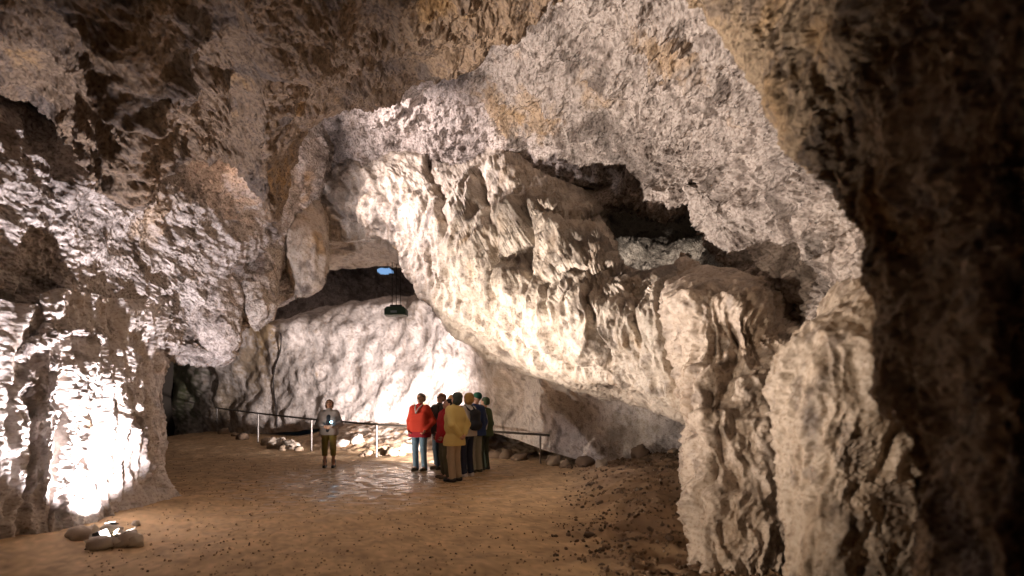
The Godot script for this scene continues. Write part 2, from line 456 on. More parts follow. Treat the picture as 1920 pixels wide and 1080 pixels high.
	# hanging mass with folds of flowstone and a ledge
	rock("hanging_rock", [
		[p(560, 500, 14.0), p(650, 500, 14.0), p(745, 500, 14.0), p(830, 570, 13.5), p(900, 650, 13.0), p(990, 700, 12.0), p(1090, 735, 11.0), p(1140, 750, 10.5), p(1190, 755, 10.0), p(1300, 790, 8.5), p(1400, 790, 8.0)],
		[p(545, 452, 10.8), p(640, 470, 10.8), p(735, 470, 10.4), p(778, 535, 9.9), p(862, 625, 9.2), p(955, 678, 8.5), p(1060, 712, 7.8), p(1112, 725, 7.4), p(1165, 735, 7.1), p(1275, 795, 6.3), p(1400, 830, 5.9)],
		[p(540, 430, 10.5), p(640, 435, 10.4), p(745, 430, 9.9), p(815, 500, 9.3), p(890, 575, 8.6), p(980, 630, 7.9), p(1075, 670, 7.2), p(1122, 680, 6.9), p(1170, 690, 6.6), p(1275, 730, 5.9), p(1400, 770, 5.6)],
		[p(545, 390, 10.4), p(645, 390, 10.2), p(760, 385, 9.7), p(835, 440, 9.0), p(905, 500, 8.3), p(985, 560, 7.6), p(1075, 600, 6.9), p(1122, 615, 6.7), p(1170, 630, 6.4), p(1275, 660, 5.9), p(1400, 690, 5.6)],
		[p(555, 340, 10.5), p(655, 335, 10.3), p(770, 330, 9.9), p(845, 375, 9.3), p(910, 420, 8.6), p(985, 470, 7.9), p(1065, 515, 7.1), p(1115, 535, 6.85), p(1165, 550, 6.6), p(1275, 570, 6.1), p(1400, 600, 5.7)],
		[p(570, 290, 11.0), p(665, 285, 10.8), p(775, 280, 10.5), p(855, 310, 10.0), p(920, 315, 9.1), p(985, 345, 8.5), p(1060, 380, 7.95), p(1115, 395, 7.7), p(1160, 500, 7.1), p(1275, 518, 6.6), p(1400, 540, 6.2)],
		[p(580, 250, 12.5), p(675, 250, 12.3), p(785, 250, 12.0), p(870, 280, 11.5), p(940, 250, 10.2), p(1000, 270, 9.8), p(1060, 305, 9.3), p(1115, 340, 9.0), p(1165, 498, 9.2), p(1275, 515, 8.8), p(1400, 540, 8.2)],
	], {"amp": 0.72, "flow": 0.85, "big": 0.2, "bulge": 0.16, "dark": 0.18, "ochre": 0.06, "base": Color(0.60, 0.54, 0.47), "blots": [[p(650, 350, 10.2), 0.9, DARK_GREY, 0.6], [p(720, 410, 10.0), 0.7, DARK_GREY, 0.5], [p(610, 400, 10.3), 0.5, DARK_GREY, 0.4], [p(1000, 400, 8.2), 0.5, DARK_GREY, 0.5], [p(1090, 490, 7.4), 0.5, DARK_GREY, 0.7], [p(1200, 520, 6.9), 0.6, DARK_GREY, 0.8], [p(900, 360, 9.2), 0.5, DARK_GREY, 0.4], [p(1130, 640, 6.6), 0.3, DARK_GREY, 0.5]], "from": Vector3(-1, 1, -4), "cuts": cut([[590, 350, 640, 420, 14, 0.15], [640, 420, 725, 462, 12, 0.15], [815, 290, 832, 470, 12, 0.15], [832, 470, 870, 560, 10, 0.11], [905, 320, 925, 520, 12, 0.17], [925, 520, 965, 640, 10, 0.13], [985, 370, 1000, 520, 12, 0.17], [1000, 402, 1150, 408, 9, 0.15], [1020, 530, 1052, 660, 10, 0.13], [1110, 520, 1135, 690, 10, 0.14], [1240, 555, 1262, 740, 10, 0.13], [1040, 505, 1180, 515, 9, 0.10], [690, 300, 740, 380, 12, 0.14], [1070, 540, 1085, 650, 7, 0.08], [960, 560, 985, 650, 7, 0.08], [1185, 560, 1200, 700, 8, 0.10]]), "lumps": [[p(870, 370, 9.2), 0.32, 0.9, 1.2, 0.20], [p(960, 420, 8.4), 0.3, 0.5, 0.9, 0.23], [p(1045, 450, 7.7), 0.3, 0.4, 0.5, 0.23], [p(940, 550, 8.1), 0.36, 0.5, 0.9, 0.20], [p(1010, 590, 7.5), 0.33, 0.5, 0.8, 0.20], [p(1090, 590, 6.9), 0.33, 0.4, 0.7, 0.20], [p(1160, 590, 6.5), 0.28, 0.3, 0.6, 0.16], [p(700, 400, 10.2), 0.4, 0.4, 0.6, 0.16], [p(1220, 600, 6.2), 0.2, 0.2, 0.7, 0.13]],
		"label": "huge rock bulge hanging over the right side with folded flowstone", "category": "rock formation"})
	rock("stalactite", rings([[[566, 385], 10.7, 0.6], [[574, 440], 10.1, 0.42], [[578, 480], 10.0, 0.38], [[576, 515], 10.0, 0.32], [[570, 542], 10.0, 0.22], [[566, 558], 10.0, 0.06]]), {"amp": 0.55, "flow": 0.7, "big": 0.12, "bulge": 0.12, "dark": 0.26, "ochre": 0.3, "base": Color(0.60, 0.53, 0.45), "away": true,
		"label": "blunt hanging stalactite boss over the mouth of the back chamber", "category": "rock formation"})
	rock("stalactite", rings([[[472, 470], 9.5, 0.5], [[480, 580], 9.15, 0.3], [[482, 605], 9.15, 0.2], [[484, 622], 9.15, 0.05]]), {"amp": 0.45, "flow": 0.4, "big": 0.1, "bulge": 0.1, "dark": 0.2, "ochre": 0.1, "base": Color(0.64, 0.58, 0.52), "away": true,
		"label": "short pale rock pendant hanging from the lintel edge", "category": "rock formation"})
	rock("stalactite", rings([[[390, 480], 9.0, 0.6], [[398, 610], 8.7, 0.42], [[402, 650], 8.7, 0.32], [[408, 668], 8.6, 0.06]]), {"amp": 0.5, "flow": 0.3, "big": 0.12, "bulge": 0.1, "dark": 0.15, "ochre": 0.1, "base": Color(0.66, 0.6, 0.56), "away": true,
		"label": "rounded white rock lobe hanging above the dark passage", "category": "rock formation"})
	# hollow behind the ledge
	rock("cave_hollow", [
		[p(1000, 560, 9.0), p(1100, 560, 10.2), p(1200, 560, 10.6), p(1300, 560, 10.2), p(1380, 560, 8.6)],
		[p(1010, 500, 9.6), p(1100, 500, 11.2), p(1200, 498, 12.0), p(1300, 498, 11.6), p(1375, 510, 8.8)],
		[p(1010, 455, 9.8), p(1100, 455, 11.8), p(1200, 452, 13.2), p(1300, 448, 12.8), p(1370, 460, 8.6)],
		[p(1020, 420, 9.8), p(1110, 425, 14.4), p(1200, 425, 17.4), p(1300, 420, 16.6), p(1370, 410, 8.0)],
		[p(1020, 360, 9.4), p(1110, 370, 14.4), p(1200, 370, 17.8), p(1300, 370, 17.0), p(1370, 350, 7.6)],
		[p(1020, 300, 9.4), p(1110, 300, 12.4), p(1200, 300, 13.8), p(1300, 300, 13.0), p(1370, 300, 7.4)],
	], {"amp": 0.9, "flow": 0.2, "big": 0.2, "dark": 0.2, "ochre": 0.0})
	# fluted column
	rock("flowstone_column", [
		[p(1280, 470, 7.6), p(1290, 480, 6.8), p(1340, 500, 6.2), p(1400, 500, 6.0), p(1460, 510, 6.0), p(1530, 520, 6.4), p(1600, 530, 7.2)],
		[p(1255, 560, 7.0), p(1252, 560, 5.9), p(1300, 545, 5.3), p(1370, 540, 5.1), p(1440, 545, 5.2), p(1520, 560, 5.6), p(1620, 580, 6.6)],
		[p(1275, 660, 6.8), p(1262, 660, 5.7), p(1305, 650, 5.1), p(1370, 650, 4.9), p(1440, 650, 4.8), p(1520, 660, 4.9), p(1620, 660, 6.4)],
		[p(1290, 740, 6.6), p(1272, 745, 5.5), p(1310, 745, 4.9), p(1370, 745, 4.75), p(1440, 745, 4.65), p(1520, 750, 4.8), p(1620, 750, 6.2)],
		[p(1300, 840, 6.4), p(1284, 850, 5.3), p(1320, 855, 4.75), p(1375, 860, 4.6), p(1440, 860, 4.5), p(1520, 860, 4.6), p(1620, 860, 6.0)],
		[p(1310, 960, 6.0), p(1292, 965, 4.9), p(1325, 975, 4.55), p(1380, 980, 4.45), p(1440, 980, 4.35), p(1520, 980, 4.5), p(1620, 980, 5.8)],
		[p(1310, 1150, 5.8), p(1288, 1160, 4.7), p(1325, 1170, 4.3), p(1380, 1180, 4.2), p(1440, 1180, 4.15), p(1520, 1180, 4.3), p(1620, 1180, 5.6)],
	], {"amp": 0.75, "flow": 0.9, "big": 0.1, "dark": 0.14, "ochre": 0.0, "base": Color(0.58, 0.50, 0.43), "crisp": 0.9, "lumps": [[p(1385, 560, 5.2), 0.34, 0.12, 0.5, 0.18], [p(1300, 570, 5.4), 0.2, 0.12, 0.6, 0.13], [p(1320, 690, 5.0), 0.17, 0.08, 0.5, 0.13], [p(1395, 715, 4.9), 0.22, 0.08, 0.4, 0.14], [p(1335, 780, 4.85), 0.18, 0.07, 0.35, 0.12], [p(1400, 790, 4.8), 0.18, 0.07, 0.3, 0.12], [p(1300, 830, 4.9), 0.1, 0.08, 0.3, 0.08], [p(1360, 930, 4.5), 0.2, 0.1, 0.5, 0.10]],
		"label": "pale fluted flowstone column reaching the ground at right", "category": "rock formation"})
	# boulder of flowstone in front of it
	rock("flowstone_boulder", [
		[p(1600, 500, 4.4), p(1640, 490, 4.2), p(1700, 490, 4.0), p(1800, 500, 3.8), p(1900, 510, 3.8)],
		[p(1500, 610, 4.2), p(1550, 575, 3.7), p(1620, 545, 3.4), p(1720, 540, 3.3), p(1850, 540, 3.3)],
		[p(1455, 680, 4.0), p(1452, 670, 3.6), p(1540, 640, 3.2), p(1640, 630, 3.0), p(1800, 630, 2.9)],
		[p(1470, 780, 4.0), p(1440, 770, 3.5), p(1540, 760, 3.05), p(1640, 750, 2.9), p(1800, 750, 2.8)],
		[p(1490, 900, 3.9), p(1448, 890, 3.4), p(1545, 890, 3.0), p(1640, 890, 2.85), p(1800, 890, 2.7)],
		[p(1500, 1020, 3.8), p(1445, 1020, 3.3), p(1550, 1030, 2.9), p(1640, 1040, 2.75), p(1800, 1040, 2.6)],
		[p(1510, 1320, 3.6), p(1450, 1330, 3.0), p(1560, 1340, 2.75), p(1650, 1340, 2.6), p(1800, 1340, 2.5)],
	], {"amp": 0.55, "flow": 0.75, "big": 0.1, "dark": 0.14, "ochre": 0.02, "base": Color(0.55, 0.47, 0.39),
		"label": "rounded beige flowstone boulder in front of the column, partly behind the dark near wall", "category": "rock formation"})
	# dark near arch on the right
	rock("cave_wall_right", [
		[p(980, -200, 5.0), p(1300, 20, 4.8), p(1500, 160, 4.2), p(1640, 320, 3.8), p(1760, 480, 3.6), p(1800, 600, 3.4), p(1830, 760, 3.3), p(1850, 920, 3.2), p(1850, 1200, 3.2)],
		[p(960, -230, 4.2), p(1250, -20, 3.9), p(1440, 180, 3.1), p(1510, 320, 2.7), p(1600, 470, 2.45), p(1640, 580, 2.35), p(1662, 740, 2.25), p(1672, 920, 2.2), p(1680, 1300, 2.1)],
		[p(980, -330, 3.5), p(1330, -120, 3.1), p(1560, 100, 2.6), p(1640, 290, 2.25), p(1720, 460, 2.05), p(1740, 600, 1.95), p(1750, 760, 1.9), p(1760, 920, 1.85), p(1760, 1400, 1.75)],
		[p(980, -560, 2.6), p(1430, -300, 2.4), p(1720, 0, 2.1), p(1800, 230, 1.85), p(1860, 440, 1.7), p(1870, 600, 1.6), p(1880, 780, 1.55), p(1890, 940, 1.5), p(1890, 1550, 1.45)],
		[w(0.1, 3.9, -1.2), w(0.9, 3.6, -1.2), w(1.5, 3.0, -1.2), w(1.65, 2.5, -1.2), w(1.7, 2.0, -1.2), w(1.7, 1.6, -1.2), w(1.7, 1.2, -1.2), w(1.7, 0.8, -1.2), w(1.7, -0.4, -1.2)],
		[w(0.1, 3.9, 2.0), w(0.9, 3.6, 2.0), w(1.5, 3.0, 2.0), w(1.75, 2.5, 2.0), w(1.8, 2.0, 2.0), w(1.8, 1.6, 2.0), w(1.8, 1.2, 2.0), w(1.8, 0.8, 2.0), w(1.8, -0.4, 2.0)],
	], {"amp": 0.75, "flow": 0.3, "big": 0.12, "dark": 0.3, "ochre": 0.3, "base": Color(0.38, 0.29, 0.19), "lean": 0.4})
	# back chamber
	rock("cave_wall_back", [
		[w(-16.0, -0.5, -24.0), p(300, 830, 27.0), p(400, 820, 24.5), p(515, 812, 22.5), p(640, 800, 20.8), p(760, 795, 19.6), p(850, 800, 18.0), p(940, 815, 16.2), p(1040, 850, 14.0), p(1160, 880, 12.8), p(1320, 900, 12.0)],
		[w(-16.0, 2.0, -24.0), p(300, 760, 27.2), p(400, 755, 24.7), p(515, 745, 22.7), p(640, 735, 21.2), p(760, 725, 20.0), p(850, 735, 18.2), p(940, 750, 16.4), p(1040, 790, 14.3), p(1160, 820, 13.0), p(1320, 840, 12.2)],
		[w(-16.0, 4.0, -24.0), p(300, 690, 27.0), p(400, 680, 24.7), p(515, 670, 22.8), p(640, 650, 21.6), p(760, 640, 20.3), p(850, 665, 18.2), p(940, 700, 16.2), p(1040, 745, 14.0), p(1160, 770, 12.8), p(1320, 790, 12.0)],
		[w(-16.0, 6.0, -24.0), p(300, 620, 26.5), p(400, 610, 24.2), p(515, 625, 22.4), p(630, 605, 21.6), p(755, 590, 20.4), p(850, 610, 18.0), p(940, 660, 15.6), p(1040, 710, 13.4), p(1160, 740, 12.2), p(1320, 760, 11.4)],
		[w(-16.0, 8.0, -24.0), p(300, 560, 26.0), p(400, 560, 23.8), p(510, 605, 22.6), p(630, 578, 22.4), p(760, 555, 21.0), p(855, 580, 17.8), p(945, 630, 15.2), p(1040, 680, 12.8), p(1160, 710, 11.6), p(1320, 730, 10.8)],
		[w(-16.0, 9.0, -22.0), p(300, 500, 25.0), p(400, 510, 23.0), p(500, 600, 25.5), p(630, 580, 26.0), p(765, 560, 25.0), p(860, 540, 17.4), p(950, 590, 14.8), p(1040, 650, 12.2), p(1160, 680, 11.0), p(1320, 700, 10.2)],
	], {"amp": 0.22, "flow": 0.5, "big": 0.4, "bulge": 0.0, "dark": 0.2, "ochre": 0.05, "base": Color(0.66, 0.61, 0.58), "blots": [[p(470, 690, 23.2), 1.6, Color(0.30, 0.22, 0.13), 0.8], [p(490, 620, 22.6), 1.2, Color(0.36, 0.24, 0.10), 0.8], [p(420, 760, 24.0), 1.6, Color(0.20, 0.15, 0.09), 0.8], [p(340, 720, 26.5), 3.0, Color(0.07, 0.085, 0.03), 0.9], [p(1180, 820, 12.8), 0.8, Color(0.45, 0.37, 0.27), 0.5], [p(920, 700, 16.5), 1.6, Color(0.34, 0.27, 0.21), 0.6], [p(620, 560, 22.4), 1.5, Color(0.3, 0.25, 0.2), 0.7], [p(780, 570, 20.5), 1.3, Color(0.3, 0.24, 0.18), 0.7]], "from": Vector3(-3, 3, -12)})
	rock("cave_chamber_roof", [
		[p(420, 660, 23.0), p(520, 620, 24.0), p(620, 590, 25.0), p(720, 570, 26.0), p(820, 560, 25.0), p(920, 580, 20.0)],
		[p(420, 580, 21.0), p(520, 560, 24.0), p(620, 530, 26.0), p(720, 520, 27.0), p(820, 520, 26.0), p(920, 520, 18.0)],
		[p(420, 500, 18.0), p(520, 500, 22.0), p(620, 490, 25.0), p(720, 480, 26.0), p(820, 480, 24.0), p(920, 480, 16.0)],
		[p(420, 420, 15.0), p(520, 430, 18.0), p(620, 430, 20.0), p(720, 420, 20.0), p(820, 420, 18.0), p(920, 420, 14.0)],
		[p(420, 350, 12.0), p(520, 350, 13.0), p(620, 350, 13.5), p(720, 350, 13.5), p(820, 350, 13.0), p(920, 350, 12.0)],
	], {"amp": 1.4, "flow": 0.1, "big": 0.4, "dark": 0.3, "ochre": 0.0, "base": Color(0.40, 0.36, 0.34), "from": Vector3(-3, 3, -14), "holes": [[p(715, 505, 26.4), Vector3(0.4, 0.15, 2.0)]]})

# how stony the ground is: 0 trodden clay, 1 rubble
func stony(x: float, z: float) -> float:
	var d := -z
	var e := 0.5 * n_stain.get_noise_2d(x * 1.2, z * 1.2)
	return clampf(smoothstep(0.0, 1.3, x - 0.10 * (d - 4.0) + e) + smoothstep(15.2, 16.6, d + 0.25 * x + e) * smoothstep(-8.5, -6.5, x), 0.0, 1.0)

func ground(x: float, z: float) -> float:
	var r := stony(x, z)
	var h := floor_height(x, z) + 0.03 * n_big.get_noise_2d(x * 1.6, z * 1.6)
	h += (0.004 + 0.09 * r) * n_mid.get_noise_3d(x, 3.0, z) + (0.005 + 0.06 * r) * n_pit.get_noise_3d(x, 5.0, z)
	return h + (0.007 + 0.016 * r) * n_fine.get_noise_3d(x, 7.0, z)

func build_floor() -> void:
	var nx := 520
	var nz := 520
	var pos := PackedVector3Array()
	var colors := PackedColorArray()
	var uv := PackedVector2Array()
	for j in nz:
		var t := float(j) / (nz - 1)
		var z := 2.0 - 38.0 * pow(t, 1.7)
		for i in nx:
			var x := -14.0 + 24.0 * float(i) / (nx - 1)
			pos.append(Vector3(x, ground(x, z), z))
			var r := stony(x, z)
			var s2 := n_stain2.get_noise_2d(x, z)
			var col := Color(0.53, 0.365, 0.2) * (1.0 + 0.4 * s2 + 0.45 * n_speck.get_noise_2d(x * 1.5, z * 1.5))
			col = col.lerp(Color(0.21, 0.135, 0.08), clampf(r * 0.85 + 0.25 * n_stain.get_noise_2d(x, z), 0.0, 1.0))
			col = col.lerp(Color(0.60, 0.52, 0.44), smoothstep(16.0, 18.0, -z + 0.25 * x) * smoothstep(-7.0, -5.0, x) * smoothstep(0.6, -0.4, x) * smoothstep(-0.25, 0.2, s2))
			col.a = 1.0
			colors.append(col)
			uv.append(Vector2((x + 14.0) / 24.0, (z + 36.0) / 38.0))
	var nor := grid_normals(pos, nx, nz, 1.0)
	var side := 1.0 if nor[1000].y > 0.0 else -1.0
	nor = grid_normals(pos, nx, nz, side)
	var idx := PackedInt32Array()
	for j in nz - 1:
		for i in nx - 1:
			var a := j * nx + i
			if side > 0.0:
				idx.append_array([a, a + nx, a + 1, a + 1, a + nx, a + nx + 1])
			else:
				idx.append_array([a, a + 1, a + nx, a + 1, a + nx + 1, a + nx])
	# wet clay: the film of water on the trodden part in front of the handrail
	var wet := Image.create(768, 768, false, Image.FORMAT_L8)
	for py in 768:
		var z := -36.0 + 38.0 * (py + 0.5) / 768.0
		for px in 768:
			var x := -14.0 + 24.0 * (px + 0.5) / 768.0
			var q := Vector2((x + 2.6) / 2.9, (z + 11.0) / 4.2).length()
			var f := smoothstep(1.15, 0.35, q + 0.55 * n_stain2.get_noise_2d(x * 0.8, z * 1.6)) * smoothstep(-0.42, 0.12, n_speck.get_noise_2d(x * 0.4, z * 0.9))
			wet.set_pixel(px, py, Color.from_hsv(0, 0, 0.85 - 0.68 * f))
	var o := MeshInstance3D.new()
	o.name = "floor"
	o.mesh = mesh_of(pos, nor, colors, idx, uv)
	var m := StandardMaterial3D.new()
	m.vertex_color_use_as_albedo = true
	m.roughness = 1.0
	m.roughness_texture = ImageTexture.create_from_image(wet)
	o.material_override = m
	add_child(o)
	o.set_meta("kind", "structure")

# the solid rock that closes the cave off from the sky, open only over the shaft at the back
func build_bedrock() -> void:
	var o := Node3D.new()
	o.name = "bedrock"
	o.set_meta("kind", "structure")
	add_child(o)
	var m := StandardMaterial3D.new()
	m.albedo_color = Color(0.3, 0.27, 0.24)
	m.roughness = 0.9
	# lo, hi corners of the slabs; the far one leaves a gap for the shaft
	for b in [[w(-19, -3, -38), w(-17, 14, 5)], [w(12, -3, -38), w(14, 14, 5)], [w(-17, -3, 3), w(12, 14, 5)], [w(-17, 12, -38), w(12, 14, 3)],
			[w(-17, -3, -38), w(12, 7.2, -36)], [w(-17, 7.2, -38), w(-11.5, 12, -36)], [w(-6.5, 7.2, -38), w(12, 12, -36)], [w(-17, -3, -36), w(12, -2, 3)]]:
		var bm := BoxMesh.new()
		bm.size = b[1] - b[0]
		var k := MeshInstance3D.new()
		k.name = "rock_slab"
		k.mesh = bm
		k.material_override = m
		k.position = (b[0] + b[1]) * 0.5
		o.add_child(k, true)

# ---------------------------------------------------------------- plain shapes
func paint(c: Color, rough := 0.7, metal := 0.0) -> StandardMaterial3D:
	var m := StandardMaterial3D.new()
	m.albedo_color = c.linear_to_srgb()
	m.roughness = rough
	m.metallic = metal
	return m

func tube(points: Array, r: float, sides := 10) -> ArrayMesh:
	var st := SurfaceTool.new()
	st.begin(Mesh.PRIMITIVE_TRIANGLES)
	st.set_smooth_group(0)
	var n := points.size()
	var rings := []
	for k in n:
		var dir: Vector3 = (points[mini(k + 1, n - 1)] - points[maxi(k - 1, 0)]).normalized()
		var up := Vector3.UP if absf(dir.y) < 0.9 else Vector3.RIGHT
		var a := dir.cross(up).normalized()
		var b := a.cross(dir)
		var ring := []
		for i in sides:
			var t := TAU * i / sides
			ring.append(points[k] + (a * cos(t) + b * sin(t)) * r)
		rings.append(ring)
	for k in n - 1:
		for i in sides:
			var i2 := (i + 1) % sides
			for v in [rings[k][i], rings[k + 1][i], rings[k][i2], rings[k][i2], rings[k + 1][i], rings[k + 1][i2]]:
				st.add_vertex(v)
	st.set_smooth_group(-1)
	for i in range(1, sides - 1):
		for v in [rings[0][0], rings[0][i], rings[0][i + 1], rings[n - 1][0], rings[n - 1][i + 1], rings[n - 1][i]]:
			st.add_vertex(v)
	st.index()
	st.generate_normals()
	return st.commit()

func part(called: String, mesh: Mesh, m: Material, parent: Node, at := Vector3.ZERO) -> MeshInstance3D:
	var o := MeshInstance3D.new()
	o.name = called
	o.mesh = mesh
	o.material_override = m
	o.position = at
	parent.add_child(o, true)
	return o

# a prism with bevelled corners: outline in x/y, thickness along z
func slab(outline: PackedVector2Array, depth: float, bevel: float) -> ArrayMesh:
	var st := SurfaceTool.new()
	st.begin(Mesh.PRIMITIVE_TRIANGLES)
	st.set_smooth_group(-1)
	var inner := Geometry2D.offset_polygon(outline, -bevel)[0] if bevel > 0.0 else outline
	if inner.size() != outline.size():
		inner = outline
	var c := Vector2.ZERO
	for v in outline:
		c += v / outline.size()
	var zs := [-depth / 2, -depth / 2 + bevel, depth / 2 - bevel, depth / 2]
	var loops := []
	for k in 4:
		var ring := []
		for i in outline.size():
			var v: Vector2 = outline[i]
			if k == 0 or k == 3:
				v = c + (v - c) * (1.0 - bevel / maxf((v - c).length(), 0.001))
			ring.append(Vector3(v.x, v.y, zs[k]))
		loops.append(ring)
	var n := outline.size()
	for k in 3:
		for i in n:
			var j := (i + 1) % n
			for v in [loops[k][i], loops[k][j], loops[k + 1][i], loops[k][j], loops[k + 1][j], loops[k + 1][i]]:
				st.add_vertex(v)
	for i in range(1, n - 1):
		for v in [loops[0][0], loops[0][i + 1], loops[0][i], loops[3][0], loops[3][i], loops[3][i + 1]]:
			st.add_vertex(v)
	st.generate_normals()
	return st.commit()

func box_outline(wd: float, h: float) -> PackedVector2Array:
	return PackedVector2Array([Vector2(-wd / 2, -h / 2), Vector2(wd / 2, -h / 2), Vector2(wd / 2, h / 2), Vector2(-wd / 2, h / 2)])

# nearest rock vertex to a direction, to fix things to the rock
func on_rock(called: String, x: float, y: float) -> Vector3:
	var best := INF
	var found := Vector3.ZERO
	var want := Vector2((x - 960.0) / 1000.0, (772.0 - y) / 1000.0)
	for job in jobs:
		if job.name == called:
			for v in job.arrays[0]:
				if v.z < -2.0:
					var e := absf(-v.x / v.z - want.x) + absf(-(v.y - EYE) / v.z - want.y)
					if e < 0.02:
						e = e * 20.0 - v.z * 0.02
						if e < best:
							best = e
							found = v
	return found

# ---------------------------------------------------------------- things in the cave
func build_handrail() -> void:
	var o := Node3D.new()
	o.name = "handrail"
	tag(o, "thin metal handrail on posts along the back of the trodden floor", "handrail")
	add_child(o)
	var steel := paint(Color(0.26, 0.24, 0.22), 0.5, 0.6)
	var dark := paint(Color(0.09, 0.075, 0.06), 0.4, 0.6)
	var tops := []
	for q in [[407, 765, 24.0], [484, 775, 19.5], [584, 786, 17.0], [706, 796, 15.3], [858, 805, 14.5], [1013, 815, 14.0]]:
		var t := p(q[0], q[1], q[2])
		tops.append(t)
		part("post", tube([Vector3(t.x, ground(t.x, t.z) - 0.06, t.z), t - Vector3(0, 0.02, 0)], 0.026), steel, o)
	tops[0] += (tops[0] - tops[1]).normalized() * 0.3
	tops[5] += (tops[5] - tops[4]).normalized() * 0.25
	for k in 5:
		part("rail", tube([tops[k], tops[k + 1]], 0.032), dark, o)

func glow(c: Color, energy: float) -> StandardMaterial3D:
	var m := paint(c * 0.6, 0.3)
	m.emission_enabled = true
	m.emission = c.linear_to_srgb()
	m.emission_energy_multiplier = energy
	return m

# a floodlight: housing, rim, glowing lens and yoke; its light sits just before the lens
func floodlight(at: Vector3, to: Vector3, label: String, size: float, angle: float, energy: float, c: Color, shine: float, stand := 0.0, soft := 0.7, flap := 0.0) -> void:
	var o := Node3D.new()
	o.name = "floodlight"
	add_child(o, true)
	o.position = at
	tag(o, label, "floodlight", "floodlights of the cave")
	var head := Node3D.new()
	head.name = "lamp_head"
	o.add_child(head)
	head.position = Vector3(0, stand + size * 0.55, 0)
	var dir := (to - at - head.position).normalized()
	head.basis = Basis.looking_at(dir, Vector3.UP if absf(dir.y) < 0.98 else Vector3.RIGHT)
	var black := paint(Color(0.03, 0.03, 0.032), 0.45, 0.3)
	part("housing", slab(box_outline(size, size * 0.72), size * 0.4, size * 0.06), black, head, Vector3(0, 0, size * 0.22))
	for k in 4:
		part("cooling_fin", slab(box_outline(size * 0.03, size * 0.5), size * 0.14, 0.001), black, head, Vector3((k - 1.5) * size * 0.2, 0, size * 0.47))
	part("lens", slab(box_outline(size * 0.86, size * 0.58), size * 0.04, size * 0.01), glow(c, shine), head)
	if flap > 0.0:
		part("added_flap", slab(box_outline(size * 1.6, 0.006), flap, 0.001), black, head, Vector3(0, -size * 0.33, -flap / 2 - size * 0.025))  # flap added to keep the low beam off the floor
	var arc := []
	for k in 9:
		var t := PI * k / 8.0
		arc.append(Vector3(cos(t) * size * 0.56, -sin(t) * size * 0.55 + size * 0.55, 0))
	part("yoke", tube(arc, size * 0.03, 6), black, o, Vector3(0, stand, 0))
	if stand > 0.0:
		part("pole", tube([Vector3(0, 0.2, 0), Vector3(0, stand, 0)], 0.02, 8), black, o)
		for k in 3:
			var t := TAU * k / 3.0
			part("leg", tube([Vector3(0, 0.35, 0), Vector3(cos(t) * 0.28, 0.0, sin(t) * 0.28)], 0.014, 6), black, o)
	var l := SpotLight3D.new()
	l.name = "light"
	head.add_child(l)
	l.position = Vector3(0, 0, -size * 0.06)
	l.spot_angle = angle
	l.spot_angle_attenuation = soft
	l.spot_range = 60.0
	l.spot_attenuation = 2.0
	l.light_energy = energy
	l.light_color = c
	l.light_size = size * 0.3
	l.shadow_enabled = true

func foot(x: float, y: float, d: float) -> Vector3:
	var v := p(x, y, d)
	v.y = ground(v.x, v.z)
	return v

func build_lamps() -> void:
	floodlight(foot(197, 1003, 5.35), p(1180, 610, 6.8), "small floodlight shining among stones at the foot of the left wall", 0.16, 41.0, 80.0, Color(1.0, 0.93, 0.88), 30.0, 0.0, 0.4, 0.22)
	floodlight(foot(206, 990, 5.85), p(170, 520, 6.5), "small black floodlight added behind the lamp heap, turned to the left wall", 0.1, 64.0, 22.0, Color(0.98, 0.94, 0.97), 18.0)  # second lamp, added to brighten the left wall
	floodlight(foot(885, 864, 13.4), p(560, 610, 22.0), "floodlight on the floor behind the group of people", 0.26, 44.0, 130.0, Color(1.0, 0.94, 0.93), 12.0)
	floodlight(foot(738, 840, 15.9), p(690, 640, 20.5), "floodlight behind the stones past the handrail", 0.2, 66.0, 50.0, Color(1.0, 0.94, 0.93), 10.0)
	floodlight(foot(270, 850, 9.9), w(-3.0, 1.35, -12.3), "floodlight added out of sight in the side passage behind the left pillar", 0.16, 22.0, 24.0, Color(1.0, 0.93, 0.86), 10.0, 0.85)  # added behind the pillar, lights the visitors from the left
	floodlight(foot(-260, 1350, 2.6), p(1420, 790, 4.3), "added floodlight on a short stand on the near floor turned to the column", 0.22, 21.0, 14.0, Color(1.0, 0.9, 0.8), 12.0, 0.75, 0.6)  # added fill outside the frame for the column and boulder
	floodlight(p(1255, 530, 9.4), p(1235, 480, 12.4), "added floodlight hidden on the rock ledge", 0.18, 24.0, 8.0, Color(1.0, 0.95, 0.9), 10.0)  # unseen lamp added to light the back of the hollow
	floodlight(p(455, 300, 8.3), p(1000, 300, 8.6), "unseen added floodlight set in the rock behind the lip of the dark ceiling", 0.24, 62.0, 34.0, Color(1.0, 0.93, 0.92), 12.0)  # added out of view, rakes the vault to bring out its relief

